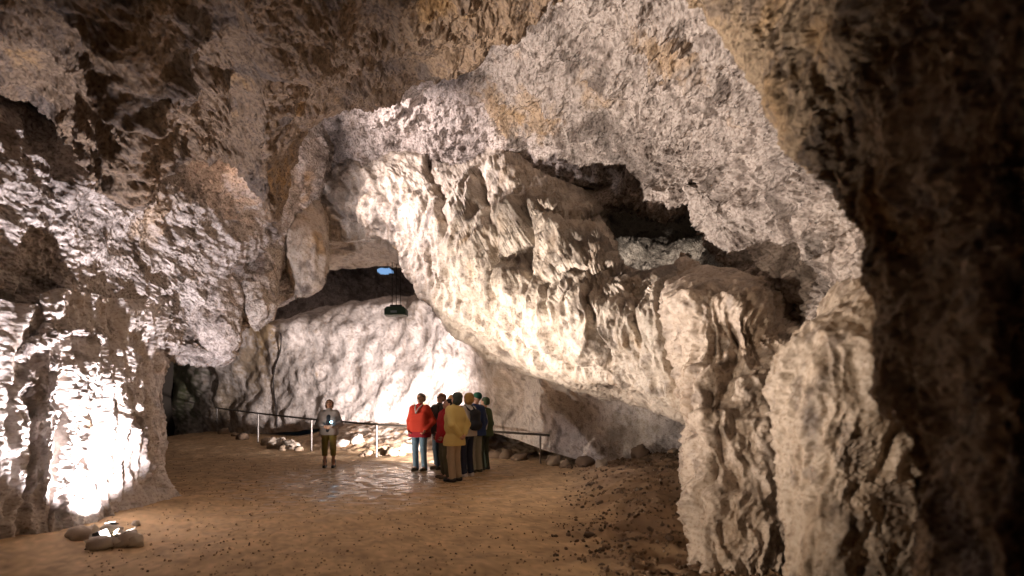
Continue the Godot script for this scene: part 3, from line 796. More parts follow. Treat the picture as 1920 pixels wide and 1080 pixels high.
func build_hanging_box() -> void:
	var o := Node3D.new()
	o.name = "hanging_box"
	tag(o, "dark green box hung on three thin rods under the cave roof", "hanging box")
	add_child(o)
	var at := p(743, 584, 13.0)
	o.position = at
	var green := paint(Color(0.012, 0.045, 0.022), 0.5)
	var black := paint(Color(0.02, 0.018, 0.015), 0.6, 0.4)
	part("box", slab(PackedVector2Array([Vector2(-0.26, -0.105), Vector2(0.26, -0.105), Vector2(0.26, 0.04), Vector2(0.2, 0.1), Vector2(-0.2, 0.1), Vector2(-0.26, 0.04)]), 0.3, 0.015), green, o)
	part("plate", slab(box_outline(0.15, 0.05), 0.01, 0.002), paint(Color(0.2, 0.24, 0.26), 0.5), o, Vector3(-0.03, -0.03, 0.156))
	part("crossbar", tube([Vector3(-0.15, 0.14, 0), Vector3(0.14, 0.14, 0)], 0.025, 8), black, o)
	for x in [-0.1, 0.0, 0.1]:
		part("rod", tube([Vector3(x, 0.09, 0), Vector3(x, 1.3, 0)], 0.008, 6), black, o)

func build_cable() -> void:
	var pts := []
	for q in [[523, 600], [528, 630], [524, 660], [517, 690], [512, 715], [515, 740], [519, 770], [518, 800]]:
		var v := on_rock("cave_wall_back", q[0], q[1])
		pts.append(v + (Vector3(0, EYE, 0) - v).normalized() * 0.12)
	var smooth := []
	for k in pts.size() - 1:
		for t in 4:
			smooth.append(spline(pts, k, t / 4.0))
	smooth.append(pts[-1])
	var o := part("cable", tube(smooth, 0.03, 6), paint(Color(0.025, 0.02, 0.018), 0.6), self)
	tag(o, "black cable running down the back wall to the handrail", "cable")

func stone_mesh(s: int) -> ArrayMesh:
	var rng := RandomNumberGenerator.new()
	rng.seed = s
	var n := FastNoiseLite.new()
	set_noise(n, s, 1.1, FastNoiseLite.TYPE_CELLULAR, 1)
	n.cellular_return_type = FastNoiseLite.RETURN_DISTANCE
	var nf := FastNoiseLite.new()
	set_noise(nf, s + 9, 2.2, FastNoiseLite.TYPE_SIMPLEX_SMOOTH, 3)
	var sm := SphereMesh.new()
	sm.radial_segments = 14
	sm.rings = 8
	sm.radius = 0.5
	sm.height = 1.0
	var st := SurfaceTool.new()
	st.create_from(sm, 0)
	var a := st.commit_to_arrays()
	var v: PackedVector3Array = a[Mesh.ARRAY_VERTEX]
	var k3 := Vector3(rng.randf_range(0.8, 1.2), rng.randf_range(0.5, 0.8), rng.randf_range(0.7, 1.0))
	for i in v.size():
		var q := v[i]
		v[i] = q * k3 * (1.0 + 0.5 * (n.get_noise_3dv(q * 2.0) + 0.4) + 0.35 * nf.get_noise_3dv(q * 1.5))
	a[Mesh.ARRAY_VERTEX] = v
	st = SurfaceTool.new()
	st.create_from_arrays(a)
	st.generate_normals()
	return st.commit()

func build_stones() -> void:
	var rng := RandomNumberGenerator.new()
	rng.seed = 77
	var shapes := []
	for k in 7:
		shapes.append(stone_mesh(100 + k))
	var mats := [paint(Color(0.24, 0.16, 0.10), 0.85), paint(Color(0.34, 0.26, 0.18), 0.85), paint(Color(0.17, 0.115, 0.075), 0.85), paint(Color(0.48, 0.41, 0.33), 0.8), paint(Color(0.6, 0.53, 0.46), 0.75), paint(Color(0.115, 0.075, 0.048), 0.9)]
	# stones one can tell apart: [x, y, depth, size, material, label]
	var lamp_heap := [[150, 1018, 5.4, 0.24, 3, "flat pale stone at the left end of the heap by the floor lamp"], [178, 1020, 5.35, 0.17, 4, "white stone in front of the floor lamp, left of middle"], [215, 1024, 5.3, 0.2, 4, "white stone in front of the floor lamp, right of middle"], [236, 1008, 5.35, 0.3, 4, "largest white stone, right beside the floor lamp"], [252, 1014, 5.35, 0.22, 3, "small beige stone at the right end of the lamp heap"], [243, 1003, 5.6, 0.2, 3, "beige stone behind the largest white stone by the lamp"], [168, 1008, 5.5, 0.22, 3, "beige stone touching the left side of the floor lamp"], [255, 988, 6.1, 0.12, 3, "lone small stone between the lamp heap and the wall foot"], [184, 1013, 5.2, 0.24, 3, "rounded beige stone hiding the back of the floor lamp"], [210, 1000, 5.7, 0.2, 3, "beige stone right behind the floor lamp"], [219, 1008, 5.3, 0.24, 4, "white stone added at the front of the floor lamp to block its low beam"], [200, 1026, 5.25, 0.1, 3, "smallest stone in front of the floor lamp"]]  # one white stone added and one enlarged to block the low beam
	var rail_rocks := [[420, 803, 23.0, 0.5, 1, "brown rock at the leftmost handrail post"], [440, 808, 22.0, 0.35, 1, "small brown rock just right of the leftmost post"], [455, 812, 20.5, 0.45, 2, "dark rock left of the second handrail post"],
		[520, 822, 18.0, 0.7, 3, "largest pale rock between second and third handrail posts"], [545, 826, 17.6, 0.6, 3, "pale rock left of the third handrail post"], [500, 818, 18.6, 0.5, 1, "brown rock right of the second handrail post"], [560, 838, 17.0, 0.3, 1, "small brown rock nearest the third handrail post"], [530, 836, 17.2, 0.3, 1, "small brown rock in front of the largest pale rock"],
		[690, 845, 15.9, 0.35, 1, "brown rock left of the post nearest the group"], [715, 846, 15.8, 0.45, 1, "brown rock behind the post nearest the group"], [735, 849, 15.6, 0.55, 1, "largest brown rock right of the post nearest the group"], [752, 848, 15.7, 0.32, 1, "small rock beside the person in the orange anorak"], [680, 852, 15.6, 0.2, 2, "small dark stone lying on the trodden floor edge"], [770, 830, 16.6, 0.6, 3, "pale rock behind the person in the orange anorak"],
		[930, 835, 15.2, 0.5, 2, "dark rock just right of the group of people"], [950, 840, 15.0, 0.55, 2, "large dark rock right of the group behind the rail"], [975, 848, 14.6, 0.45, 2, "dark rock left of the rightmost handrail post"], [1040, 850, 13.6, 0.5, 1, "brown rock right of the end of the handrail"], [1060, 862, 13.0, 0.4, 1, "smaller brown rock past the end of the handrail"],
		[640, 812, 17.8, 0.5, 4, "white rock behind the rail, right of the torch holder"], [670, 808, 18.0, 0.6, 4, "large white rock behind the rail near the torch holder"], [830, 822, 16.8, 0.5, 3, "pale rock half hidden behind the group of people"], [900, 815, 16.5, 0.5, 2, "dark rock at the back, right of the green jacket"],
		[1068, 872, 12.6, 0.18, 2, "small dark rock at the right wall foot past the handrail"], [1098, 872, 12.5, 0.48, 2, "wide dark rock at the right wall foot past the handrail"], [1128, 892, 11.4, 0.36, 3, "pale rock sticking out of the ground before the right wall"], [1200, 878, 12.2, 0.54, 2, "widest dark rock at the right wall foot near the column"], [1262, 886, 11.6, 0.24, 1, "brown rock at the wall foot right beside the column"]]
	for g in [[lamp_heap, "stones round the floor lamp"], [rail_rocks, "rocks behind the handrail"]]:
		for q in g[0]:
			lay_stone(shapes[rng.randi() % 7], mats[q[4]], foot(q[0], q[1], q[2]), q[3], rng, q[5], g[1])
	var n := 0
	while n < 100:
		var d := rng.randf_range(4.3, 13.0)
		var x := rng.randf_range(0.3, 3.6) + 0.1 * (d - 4.0)
		if stony(x, -d) < 0.45:
			continue
		n += 1
		lay_stone(shapes[rng.randi() % 7], mats[[5, 2, 5, 0][rng.randi() % 4]], Vector3(x, ground(x, -d), -d), 0.04 + 0.08 * pow(rng.randf(), 2.0), rng, "loose brown stone in the rubble bank under the hanging rock", "stones of the rubble bank")
	# small rubble and grit nobody could count
	for kind in [["rubble", 9000, 0.012, 0.055, "small brown rubble covering the bank on the right", true], ["grit", 7000, 0.006, 0.026, "scattered grit and pebbles on the clay floor", false]]:
		var mm := MultiMesh.new()
		mm.transform_format = MultiMesh.TRANSFORM_3D
		mm.use_colors = true
		mm.mesh = shapes[2]
		mm.instance_count = kind[1]
		n = 0
		while n < kind[1]:
			var d := 3.6 + 13.0 * pow(rng.randf(), 1.6)
			var x := rng.randf_range(-0.8, 0.75) * d
			var left := smoothstep(-0.74 * d, -0.80 * d, x)
			if kind[5] and stony(x, -d) < rng.randf() * 0.9 + 0.1 or not kind[5] and rng.randf() < 0.25 + 0.5 * n_stain2.get_noise_2d(x, d):
				continue
			var sz: float = lerpf(kind[2], kind[3], pow(rng.randf(), 2.0))
			var t := Transform3D(Basis.from_euler(Vector3(rng.randf() * 6.0, rng.randf() * 6.0, rng.randf() * 6.0)).scaled(Vector3.ONE * sz), Vector3(x, ground(x, -d) + sz * 0.15, -d))
			mm.set_instance_transform(n, t)
			mm.set_instance_color(n, Color(0.46, 0.32, 0.18).lerp(Color(0.28, 0.19, 0.11), rng.randf()) if not kind[5] and rng.randf() < 0.7 else Color(0.22, 0.14, 0.08).lerp(Color(0.10, 0.064, 0.04), rng.randf()) if rng.randf() < 0.96 else Color(0.38, 0.31, 0.24))
			n += 1
		var o := MultiMeshInstance3D.new()
		o.name = kind[0]
		o.multimesh = mm
		var m := paint(Color.WHITE, 0.85)
		m.vertex_color_use_as_albedo = true
		o.material_override = m
		add_child(o)
		tag(o, kind[4], "rubble" if kind[5] else "grit")
		o.set_meta("kind", "stuff")

func lay_stone(mesh: Mesh, m: Material, at: Vector3, size: float, rng: RandomNumberGenerator, label: String, group: String) -> void:
	var o := part("stone", mesh, m, self, at + Vector3(0, size * 0.16, 0))
	o.rotation = Vector3(rng.randf_range(-0.25, 0.25), rng.randf() * TAU, rng.randf_range(-0.25, 0.25))
	o.scale = Vector3.ONE * size
	tag(o, label, "stone", group)

# ---------------------------------------------------------------- people: smooth-joined bones meshed as surface nets
# a bone is [from, to, radius, radius] in the person's own axes (feet at the origin, facing +z, metres)
func skin_over(bones: Array, cell: float, blend: float, out: Array, cut_below := -INF, cut_above := INF) -> void:
	var lo := Vector3.ONE * INF
	var hi := -lo
	for b in bones:
		var r: float = maxf(b[2], b[3]) + cell * 3.0
		for e in [b[0], b[1]]:
			lo = lo.min(e - Vector3.ONE * r)
			hi = hi.max(e + Vector3.ONE * r)
	var nx := int((hi.x - lo.x) / cell) + 2
	var ny := int((hi.y - lo.y) / cell) + 2
	var nz := int((hi.z - lo.z) / cell) + 2
	var sxy := nx * ny
	var f := PackedFloat32Array()
	f.resize(sxy * nz)
	f.fill(1.0)
	for b in bones:
		var a: Vector3 = b[0]
		var ba: Vector3 = b[1] - b[0]
		var ra: float = b[2]
		var rb: float = b[3]
		var len2 := maxf(ba.length_squared(), 1e-8)
		var reach := maxf(ra, rb) + blend + cell * 2.0
		var l: Vector3 = (a.min(b[1]) - Vector3.ONE * reach - lo) / cell
		var h: Vector3 = (a.max(b[1]) + Vector3.ONE * reach - lo) / cell
		for k in range(maxi(int(l.z), 0), mini(int(h.z) + 1, nz)):
			for j in range(maxi(int(l.y), 0), mini(int(h.y) + 1, ny)):
				var at := k * sxy + j * nx
				for i in range(maxi(int(l.x), 0), mini(int(h.x) + 1, nx)):
					var q := Vector3(lo.x + i * cell, lo.y + j * cell, lo.z + k * cell) - a
					var t := clampf(q.dot(ba) / len2, 0.0, 1.0)
					var d := (q - ba * t).length() - lerpf(ra, rb, t)
					var o := f[at + i]
					var m := maxf(blend - absf(d - o), 0.0)
					f[at + i] = minf(d, o) - m * m / (4.0 * blend)
	if cut_below > -100.0 or cut_above < 100.0:
		for k in nz:
			for j in ny:
				var y := lo.y + j * cell
				var c := maxf(cut_below - y, y - cut_above)
				for i in nx:
					var n := k * sxy + j * nx + i
					f[n] = maxf(f[n], c)
	var pos: PackedVector3Array = out[0]
	var nor: PackedVector3Array = out[1]
	var idx: PackedInt32Array = out[2]
	var vert := PackedInt32Array()
	vert.resize(f.size())
	vert.fill(-1)
	var corner := [0, 1, nx, nx + 1, sxy, sxy + 1, sxy + nx, sxy + nx + 1]
	var limit := cell * 2.0
	for k in nz - 1:
		for j in ny - 1:
			for i in nx - 1:
				var n := k * sxy + j * nx + i
				if absf(f[n]) > limit:
					continue
				var inside := 0
				for c in 8:
					if f[n + corner[c]] < 0.0:
						inside |= 1 << c
				if inside == 0 or inside == 255:
					continue
				var sum := Vector3.ZERO
				var count := 0
				for e in [[0, 1], [2, 3], [4, 5], [6, 7], [0, 2], [1, 3], [4, 6], [5, 7], [0, 4], [1, 5], [2, 6], [3, 7]]:
					var va := f[n + corner[e[0]]]
					var vb := f[n + corner[e[1]]]
					if (va < 0.0) != (vb < 0.0):
						var t := va / (va - vb)
						var pa := Vector3(e[0] & 1, (e[0] >> 1) & 1, e[0] >> 2)
						var pb := Vector3(e[1] & 1, (e[1] >> 1) & 1, e[1] >> 2)
						sum += pa.lerp(pb, t)
						count += 1
				vert[n] = pos.size()
				pos.append(lo + (Vector3(i, j, k) + sum / count) * cell)
				nor.append(Vector3(f[n + 1] + f[n + nx + 1] + f[n + sxy + 1] + f[n + sxy + nx + 1] - f[n] - f[n + nx] - f[n + sxy] - f[n + sxy + nx],
					f[n + nx] + f[n + nx + 1] + f[n + sxy + nx] + f[n + sxy + nx + 1] - f[n] - f[n + 1] - f[n + sxy] - f[n + sxy + 1],
					f[n + sxy] + f[n + sxy + 1] + f[n + sxy + nx] + f[n + sxy + nx + 1] - f[n] - f[n + 1] - f[n + nx] - f[n + nx + 1]).normalized())
	var steps := [[1, nx, sxy], [nx, sxy, 1], [sxy, 1, nx]]
	for k in range(1, nz - 1):
		for j in range(1, ny - 1):
			for i in range(1, nx - 1):
				var n := k * sxy + j * nx + i
				if absf(f[n]) > limit:
					continue
				for s in steps:
					if (f[n] < 0.0) != (f[n + s[0]] < 0.0):
						var v0 := vert[n]
						var v1 := vert[n - s[1]]
						var v2 := vert[n - s[1] - s[2]]
						var v3 := vert[n - s[2]]
						if v0 < 0 or v1 < 0 or v2 < 0 or v3 < 0:
							continue
						if f[n] < 0.0:
							idx.append_array([v0, v2, v1, v0, v3, v2])
						else:
							idx.append_array([v0, v1, v2, v0, v2, v3])
	out[0] = pos
	out[1] = nor
	out[2] = idx

func empty() -> Array:
	return [PackedVector3Array(), PackedVector3Array(), PackedInt32Array()]

func turned(v: Vector3, about: Vector3, b: Basis) -> Vector3:
	return about + b * (v - about)

# five fingers, slightly curled: from the wrist along the forearm
func hand_bones(wrist: Vector3, along: Vector3, palm: Vector3, left: float) -> Array:
	var side := along.cross(palm).normalized() * left
	var out := []
	var knuckles := wrist + along * 0.085
	for k in 4:
		var s := (k - 1.5) * 0.02
		var a := wrist + along * 0.02 + side * s * 0.6
		var b := knuckles + side * s
		out.append([a, b, 0.013, 0.0105])
		var length: float = [0.066, 0.075, 0.07, 0.055][k]
		var c := b + (along * 0.8 + palm * 0.6).normalized() * length * 0.5
		out.append([b, c, 0.0095, 0.0088])
		out.append([c, c + (along * 0.3 + palm * 0.95).normalized() * length * 0.5, 0.0086, 0.0075])
	var t0 := wrist + along * 0.02 - side * 0.025
	var t1 := t0 + (along * 0.6 - side * 0.7 + palm * 0.3).normalized() * 0.042
	out.append([t0, t1, 0.0135, 0.0105])
	out.append([t1, t1 + (along * 0.85 + palm * 0.4).normalized() * 0.038, 0.0102, 0.0085])
	return out

var crowd: Array = []

func make_person(n: int) -> void:
	var c: Dictionary = crowd[n]
	var build: float = c.get("build", 1.0)
	# skeleton for a 1.70 m figure
	var hipy := 0.90
	var pose: String = c.get("arms", "pockets")
	var tilt := Basis(Vector3.RIGHT, deg_to_rad(-float(c.get("look_up", 15.0)))) * Basis(Vector3.UP, deg_to_rad(float(c.get("head_turn", 0.0))))
	var neck := Vector3(0, 1.44, -0.015)
	var J := {}
	for s in [-1, 1]:
		var k := "l" if s > 0 else "r"
		J["hip" + k] = Vector3(0.092 * s, hipy, 0)
		J["knee" + k] = Vector3(0.10 * s, 0.48, 0.02 + (0.03 * s if c.get("step", false) else 0.0))
		J["ankle" + k] = Vector3(0.105 * s, 0.085, -0.02 + (0.07 * s if c.get("step", false) else 0.0))
		J["sh" + k] = Vector3(0.175 * s * build, 1.375, -0.01)
		match pose:
			"pockets":
				J["el" + k] = Vector3(0.285 * s * build, 1.10, -0.07)
				J["wr" + k] = Vector3(0.20 * s * build, 0.90, 0.10)
			"front":
				J["el" + k] = Vector3(0.27 * s * build, 1.10, -0.03)
				J["wr" + k] = Vector3(0.09 * s * build, 1.05, 0.20)
			"back":
				J["el" + k] = Vector3(0.27 * s * build, 1.10, -0.11)
				J["wr" + k] = Vector3(0.07 * s * build, 0.90, -0.19)
			_:
				J["el" + k] = Vector3(0.25 * s * build, 1.09, -0.03)
				J["wr" + k] = Vector3(0.25 * s * build, 0.85, 0.05)
	if c.get("arm_up", false):
		J["ell"] = Vector3(0.34, 1.22, 0.05)
		J["wrl"] = Vector3(0.40, 1.44, 0.16)
	var body := []
	body.append([Vector3(-0.06, 0.94, 0), Vector3(0.06, 0.94, 0), 0.115, 0.115])
	body.append([Vector3(-0.07 * build, 1.22, 0), Vector3(0.07 * build, 1.22, 0), 0.105, 0.105])
	body.append([Vector3(0, 0.94, 0), Vector3(0, 1.25, 0), 0.12, 0.12])
	body.append([Vector3(-0.10 * build, 1.36, -0.01), Vector3(0.10 * build, 1.36, -0.01), 0.085, 0.085])
	body.append([Vector3(0, 1.36, -0.01), neck + tilt * Vector3(0, 0.10, 0.01), 0.06, 0.052])
	var jacket := []
	var hem: float = c.get("hem", 0.80)
	var puff: float = c.get("puff", 0.03)
	jacket.append([Vector3(-0.08 * build, hem + 0.1, 0), Vector3(0.08 * build, hem + 0.1, 0), 0.13 + puff, 0.13 + puff])
	jacket.append([Vector3(-0.08 * build, hem, 0), Vector3(0.08 * build, hem, 0), 0.135 + puff, 0.135 + puff])
	jacket.append([Vector3(-0.08 * build, 1.05, 0), Vector3(0.08 * build, 1.05, 0), 0.12 + puff, 0.12 + puff])
	jacket.append([Vector3(-0.09 * build, 1.22, 0), Vector3(0.09 * build, 1.22, 0), 0.115 + puff, 0.115 + puff])
	jacket.append([Vector3(-0.12 * build, 1.355, -0.01), Vector3(0.12 * build, 1.355, -0.01), 0.085 + puff * 0.6, 0.085 + puff * 0.6])
	jacket.append([Vector3(0, 1.36, -0.01), Vector3(0, 1.445, -0.012), 0.085, 0.068])
	var trousers := [[Vector3(-0.06, 0.95, 0), Vector3(0.06, 0.95, 0), 0.125, 0.125], [Vector3(-0.06, 0.88, -0.01), Vector3(0.06, 0.88, -0.01), 0.115, 0.115]]
	var cuff: float = c.get("cuff", 0.05)
	var wide: float = c.get("wide", 1.0)
	for k in ["l", "r"]:
		body.append([J["hip" + k], J["knee" + k], 0.085, 0.052])
		body.append([J["knee" + k], J["ankle" + k], 0.052, 0.036])
		body.append([J["ankle" + k], J["ankle" + k] + Vector3(0, -0.05, 0.13), 0.036, 0.026])
		body.append([J["sh" + k], J["el" + k], 0.05, 0.04])
		body.append([J["el" + k], J["wr" + k], 0.04, 0.027])
		trousers.append([J["hip" + k], J["knee" + k], 0.1, 0.07 * wide])
		trousers.append([J["knee" + k], J["ankle" + k] + Vector3(0, -0.03, -0.01), 0.07 * wide, 0.064 * wide])
		jacket.append([J["sh" + k], J["el" + k], 0.062 + puff * 0.5, 0.056 + puff * 0.4])
		jacket.append([J["el" + k], J["wr" + k] + (J["el" + k] - J["wr" + k]).normalized() * 0.02, 0.056 + puff * 0.4, 0.042 + puff * 0.3])
	# head, with brow, nose, jaw and ears
	var top := neck + tilt * Vector3(0, 0.155, 0.012)
	var hb := func(x: float, y: float, z: float) -> Vector3: return top + tilt * Vector3(x, y, z)
	var head := [[hb.call(0, 0.035, -0.022), hb.call(0, 0.025, 0.02), 0.082, 0.074], [hb.call(0, -0.03, 0.022), hb.call(0, -0.065, 0.045), 0.066, 0.04], [hb.call(-0.03, 0.022, 0.07), hb.call(0.03, 0.022, 0.07), 0.02, 0.02],
		[hb.call(0, 0.01, 0.088), hb.call(0, -0.022, 0.106), 0.009, 0.013], [hb.call(-0.016, -0.053, 0.08), hb.call(0.016, -0.053, 0.08), 0.011, 0.011], [hb.call(0, -0.06, -0.01), neck, 0.055, 0.055],
		[hb.call(0.078, 0.01, -0.005), hb.call(0.082, -0.02, -0.008), 0.014, 0.01], [hb.call(-0.078, 0.01, -0.005), hb.call(-0.082, -0.02, -0.008), 0.014, 0.01]]
	var a := empty()
	skin_over(body, 0.018, 0.05, a)
	var first_head: int = a[0].size()
	skin_over(head, 0.007, 0.022, a)
	var last_head: int = a[0].size()
	for k in ["l", "r"]:
		var along: Vector3 = (J["wr" + k] - J["el" + k]).normalized()
		var inward := Vector3(-0.8 if k == "l" else 0.8, 0, 0.5)
		if pose == "front":
			inward = Vector3(0, -0.6, -0.6)
		inward = (inward - along * inward.dot(along)).normalized()
		skin_over(hand_bones(J["wr" + k], along, inward, 1.0 if k == "l" else -1.0), 0.005, 0.012, a)
	var colors := PackedColorArray()
	colors.resize(a[0].size())
	var skin: Color = c.get("skin", Color(0.52, 0.29, 0.19))
	for i in a[0].size():
		var col := skin
		if i >= first_head and i < last_head:
			var q: Vector3 = tilt.inverse() * (a[0][i] - top)
			if q.z > 0.05:
				for s in [-1, 1]:
					if absf(q.x - 0.031 * s) < 0.013 and absf(q.y - 0.004) < 0.007:
						col = Color(0.05, 0.035, 0.03)
					if absf(q.x - 0.032 * s) < 0.02 and absf(q.y - 0.026) < 0.005:
						col = Color(0.12, 0.08, 0.05)
				if absf(q.x) < 0.022 and absf(q.y + 0.053) < 0.006:
					col = Color(0.36, 0.13, 0.11)
		colors[i] = col
	c.body = [a, colors]
	a = empty()
	skin_over(jacket, 0.016, 0.05, a, hem - 0.01)
	c.jacket_shape = a
	a = empty()
	skin_over(trousers, 0.016, 0.035, a, cuff)
	c.trouser_shape = a
	c.shoe_shapes = []
	for k in ["l", "r"]:
		var ank: Vector3 = J["ankle" + k]
		var boot: float = c.get("boot", 0.10)
		a = empty()
		skin_over([[Vector3(ank.x, 0.035, ank.z - 0.04), Vector3(ank.x, 0.032, ank.z + 0.16), 0.043, 0.04], [Vector3(ank.x, 0.045, ank.z - 0.02), Vector3(ank.x, boot, ank.z - 0.005), 0.05, 0.05]], 0.012, 0.04, a, 0.0)
		c.shoe_shapes.append(a)
	# hair or hat
	var hair := []
	match c.get("hair", "short"):
		"bob":
			hair = [[hb.call(0, 0.05, -0.03), hb.call(0, 0.045, 0.005), 0.09, 0.085], [hb.call(0.065, 0.03, -0.02), hb.call(0.07, -0.07, -0.015), 0.038, 0.03], [hb.call(-0.065, 0.03, -0.02), hb.call(-0.07, -0.07, -0.015), 0.038, 0.03], [hb.call(-0.03, -0.02, -0.06), hb.call(0.03, -0.02, -0.06), 0.06, 0.06], [hb.call(-0.03, -0.07, -0.05), hb.call(0.03, -0.07, -0.05), 0.045, 0.045]]
		"tied":
			hair = [[hb.call(0, 0.05, -0.03), hb.call(0, 0.045, 0.0), 0.09, 0.083], [hb.call(0, 0.01, -0.08), hb.call(0, -0.09, -0.1), 0.045, 0.03], [hb.call(-0.03, 0.0, -0.055), hb.call(0.03, 0.0, -0.055), 0.06, 0.06]]
		"cap":
			hair = [[hb.call(0, 0.062, -0.025), hb.call(0, 0.055, 0.015), 0.088, 0.084], [hb.call(-0.035, 0.055, 0.09), hb.call(0.035, 0.055, 0.09), 0.014, 0.014], [hb.call(0, 0.055, 0.05), hb.call(0, 0.05, 0.13), 0.03, 0.015]]
		_:
			hair = [[hb.call(0, 0.052, -0.03), hb.call(0, 0.052, 0.008), 0.086, 0.08], [hb.call(-0.03, 0.0, -0.055), hb.call(0.03, 0.0, -0.055), 0.056, 0.056]]
	a = empty()
	skin_over(hair, 0.009, 0.025, a)
	c.hair_shape = a

func cloth(c: Color, sheen := 0.3) -> StandardMaterial3D:
	var m := paint(c, 0.85)
	m.rim_enabled = true
	m.rim = sheen
	return m

func build_people() -> void:
	crowd = [
		{"x": 617, "y": 877, "d": 12.9, "h": 1.64, "yaw": 12.0, "arms": "front", "look_up": 22.0, "hair": "bob", "haircol": Color(0.16, 0.085, 0.04), "jacket": Color(0.27, 0.24, 0.23), "trousers": Color(0.2, 0.155, 0.035), "cuff": 0.30, "boot": 0.20, "shoe": Color(0.02, 0.022, 0.018), "puff": 0.018, "hem": 0.83, "open": Color(0.012, 0.016, 0.024),
			"label": "person in grey jacket and olive trousers holding a lit torch by the handrail"},
		{"x": 787, "y": 882, "d": 12.2, "h": 1.76, "yaw": -18.0, "arms": "pockets", "look_up": 18.0, "head_turn": -10.0, "hair": "short", "haircol": Color(0.13, 0.105, 0.09), "jacket": Color(0.52, 0.035, 0.012), "trousers": Color(0.15, 0.24, 0.32), "shoe": Color(0.07, 0.045, 0.025), "puff": 0.035, "hem": 0.86, "build": 1.0, "shirt": Color(0.36, 0.012, 0.025), "zip": true,
			"label": "person in orange-red anorak and blue jeans at the left of the group"},
		{"x": 823, "y": 879, "d": 12.6, "h": 1.78, "yaw": -45.0, "arms": "pockets", "look_up": 20.0, "hair": "short", "haircol": Color(0.24, 0.12, 0.07), "jacket": Color(0.075, 0.075, 0.07), "trousers": Color(0.03, 0.045, 0.06), "shoe": Color(0.06, 0.05, 0.025), "puff": 0.04,
			"label": "person in dark grey jacket standing behind the two red jackets"},
		{"x": 834, "y": 896, "d": 10.9, "h": 1.62, "yaw": -62.0, "arms": "pockets", "look_up": 24.0, "hair": "tied", "haircol": Color(0.016, 0.012, 0.01), "jacket": Color(0.45, 0.008, 0.016), "trousers": Color(0.105, 0.10, 0.06), "shoe": Color(0.10, 0.07, 0.04), "puff": 0.03, "hem": 0.78,
			"label": "dark haired person in crimson red jacket and grey-green trousers looking up"},
		{"x": 843, "y": 886, "d": 11.8, "h": 1.70, "yaw": -70.0, "arms": "down", "look_up": 14.0, "hair": "bob", "haircol": Color(0.42, 0.22, 0.06), "jacket": Color(0.06, 0.09, 0.05), "trousers": Color(0.022, 0.035, 0.022), "shoe": Color(0.03, 0.03, 0.025),
			"label": "fair haired person almost hidden in the middle of the group"},
		{"x": 852, "y": 903, "d": 10.3, "h": 1.70, "yaw": -118.0, "arms": "back", "look_up": 16.0, "hair": "bob", "haircol": Color(0.045, 0.05, 0.035), "jacket": Color(0.60, 0.45, 0.15), "trousers": Color(0.38, 0.28, 0.18), "shoe": Color(0.025, 0.02, 0.018), "puff": 0.035, "hem": 0.70,
			"label": "person in long yellow coat and beige trousers seen from behind"},
		{"x": 875, "y": 893, "d": 11.1, "h": 1.72, "yaw": -125.0, "arms": "down", "look_up": 14.0, "hair": "bob", "haircol": Color(0.40, 0.22, 0.05), "jacket": Color(0.60, 0.55, 0.50), "trousers": Color(0.012, 0.016, 0.035), "shoe": Color(0.62, 0.57, 0.55), "puff": 0.03, "hem": 0.84,
			"label": "fair haired person in cream jacket with black backpack and white shoes"},
		{"x": 891, "y": 885, "d": 11.9, "h": 1.75, "yaw": -130.0, "arms": "down", "look_up": 16.0, "hair": "cap", "haircol": Color(0.012, 0.10, 0.055), "jacket": Color(0.018, 0.04, 0.13), "trousers": Color(0.33, 0.32, 0.25), "shoe": Color(0.04, 0.045, 0.035), "puff": 0.045, "hem": 0.80, "wide": 1.1, "stripe": true,
			"label": "person in navy jacket with white stripes and green cap"},
		{"x": 907, "y": 880, "d": 12.5, "h": 1.68, "yaw": -120.0, "arms": "down", "arm_up": false, "look_up": 10.0, "hair": "short", "haircol": Color(0.05, 0.07, 0.03), "jacket": Color(0.055, 0.085, 0.03), "trousers": Color(0.05, 0.06, 0.035), "shoe": Color(0.03, 0.03, 0.02), "puff": 0.05,
			"label": "person in dark green jacket at the right edge of the group"},
	]
	var id := WorkerThreadPool.add_group_task(make_person, crowd.size(), 4)
	WorkerThreadPool.wait_for_group_task_completion(id)
	var skin := StandardMaterial3D.new()
	skin.vertex_color_use_as_albedo = true
	skin.roughness = 0.55
	for c in crowd:
		var o := Node3D.new()
		o.name = "person"
		add_child(o, true)
		o.position = foot(c.x, c.y, c.d)
		o.rotation.y = deg_to_rad(c.yaw)
		o.scale = Vector3.ONE * (c.h / 1.70)
		tag(o, c.label, "person", "visitors in the cave")
		part("body", mesh_of(c.body[0][0], c.body[0][1], c.body[1], c.body[0][2]), skin, o)
		var jk := part("jacket", mesh_of(c.jacket_shape[0], c.jacket_shape[1], null, c.jacket_shape[2]), cloth(c.jacket), o)
		part("trousers", mesh_of(c.trouser_shape[0], c.trouser_shape[1], null, c.trouser_shape[2]), cloth(c.trousers), o)
		for sh in c.shoe_shapes:
			part("shoe", mesh_of(sh[0], sh[1], null, sh[2]), paint(c.shoe, 0.6), o)
		part("cap" if c.hair == "cap" else "hair", mesh_of(c.hair_shape[0], c.hair_shape[1], null, c.hair_shape[2]), cloth(c.haircol, 0.5), o)
		if c.has("open"):      # the dark top that shows between the open fronts
			var a := empty()
			skin_over([[Vector3(-0.02, 0.92, 0.075), Vector3(0.0, 1.05, 0.07), 0.085, 0.085], [Vector3(0.0, 1.05, 0.07), Vector3(0, 1.24, 0.055), 0.085, 0.085], [Vector3(0, 1.24, 0.055), Vector3(0, 1.33, 0.035), 0.08, 0.06]], 0.014, 0.03, a)
			part("shirt", mesh_of(a[0], a[1], null, a[2]), cloth(c.open), o)
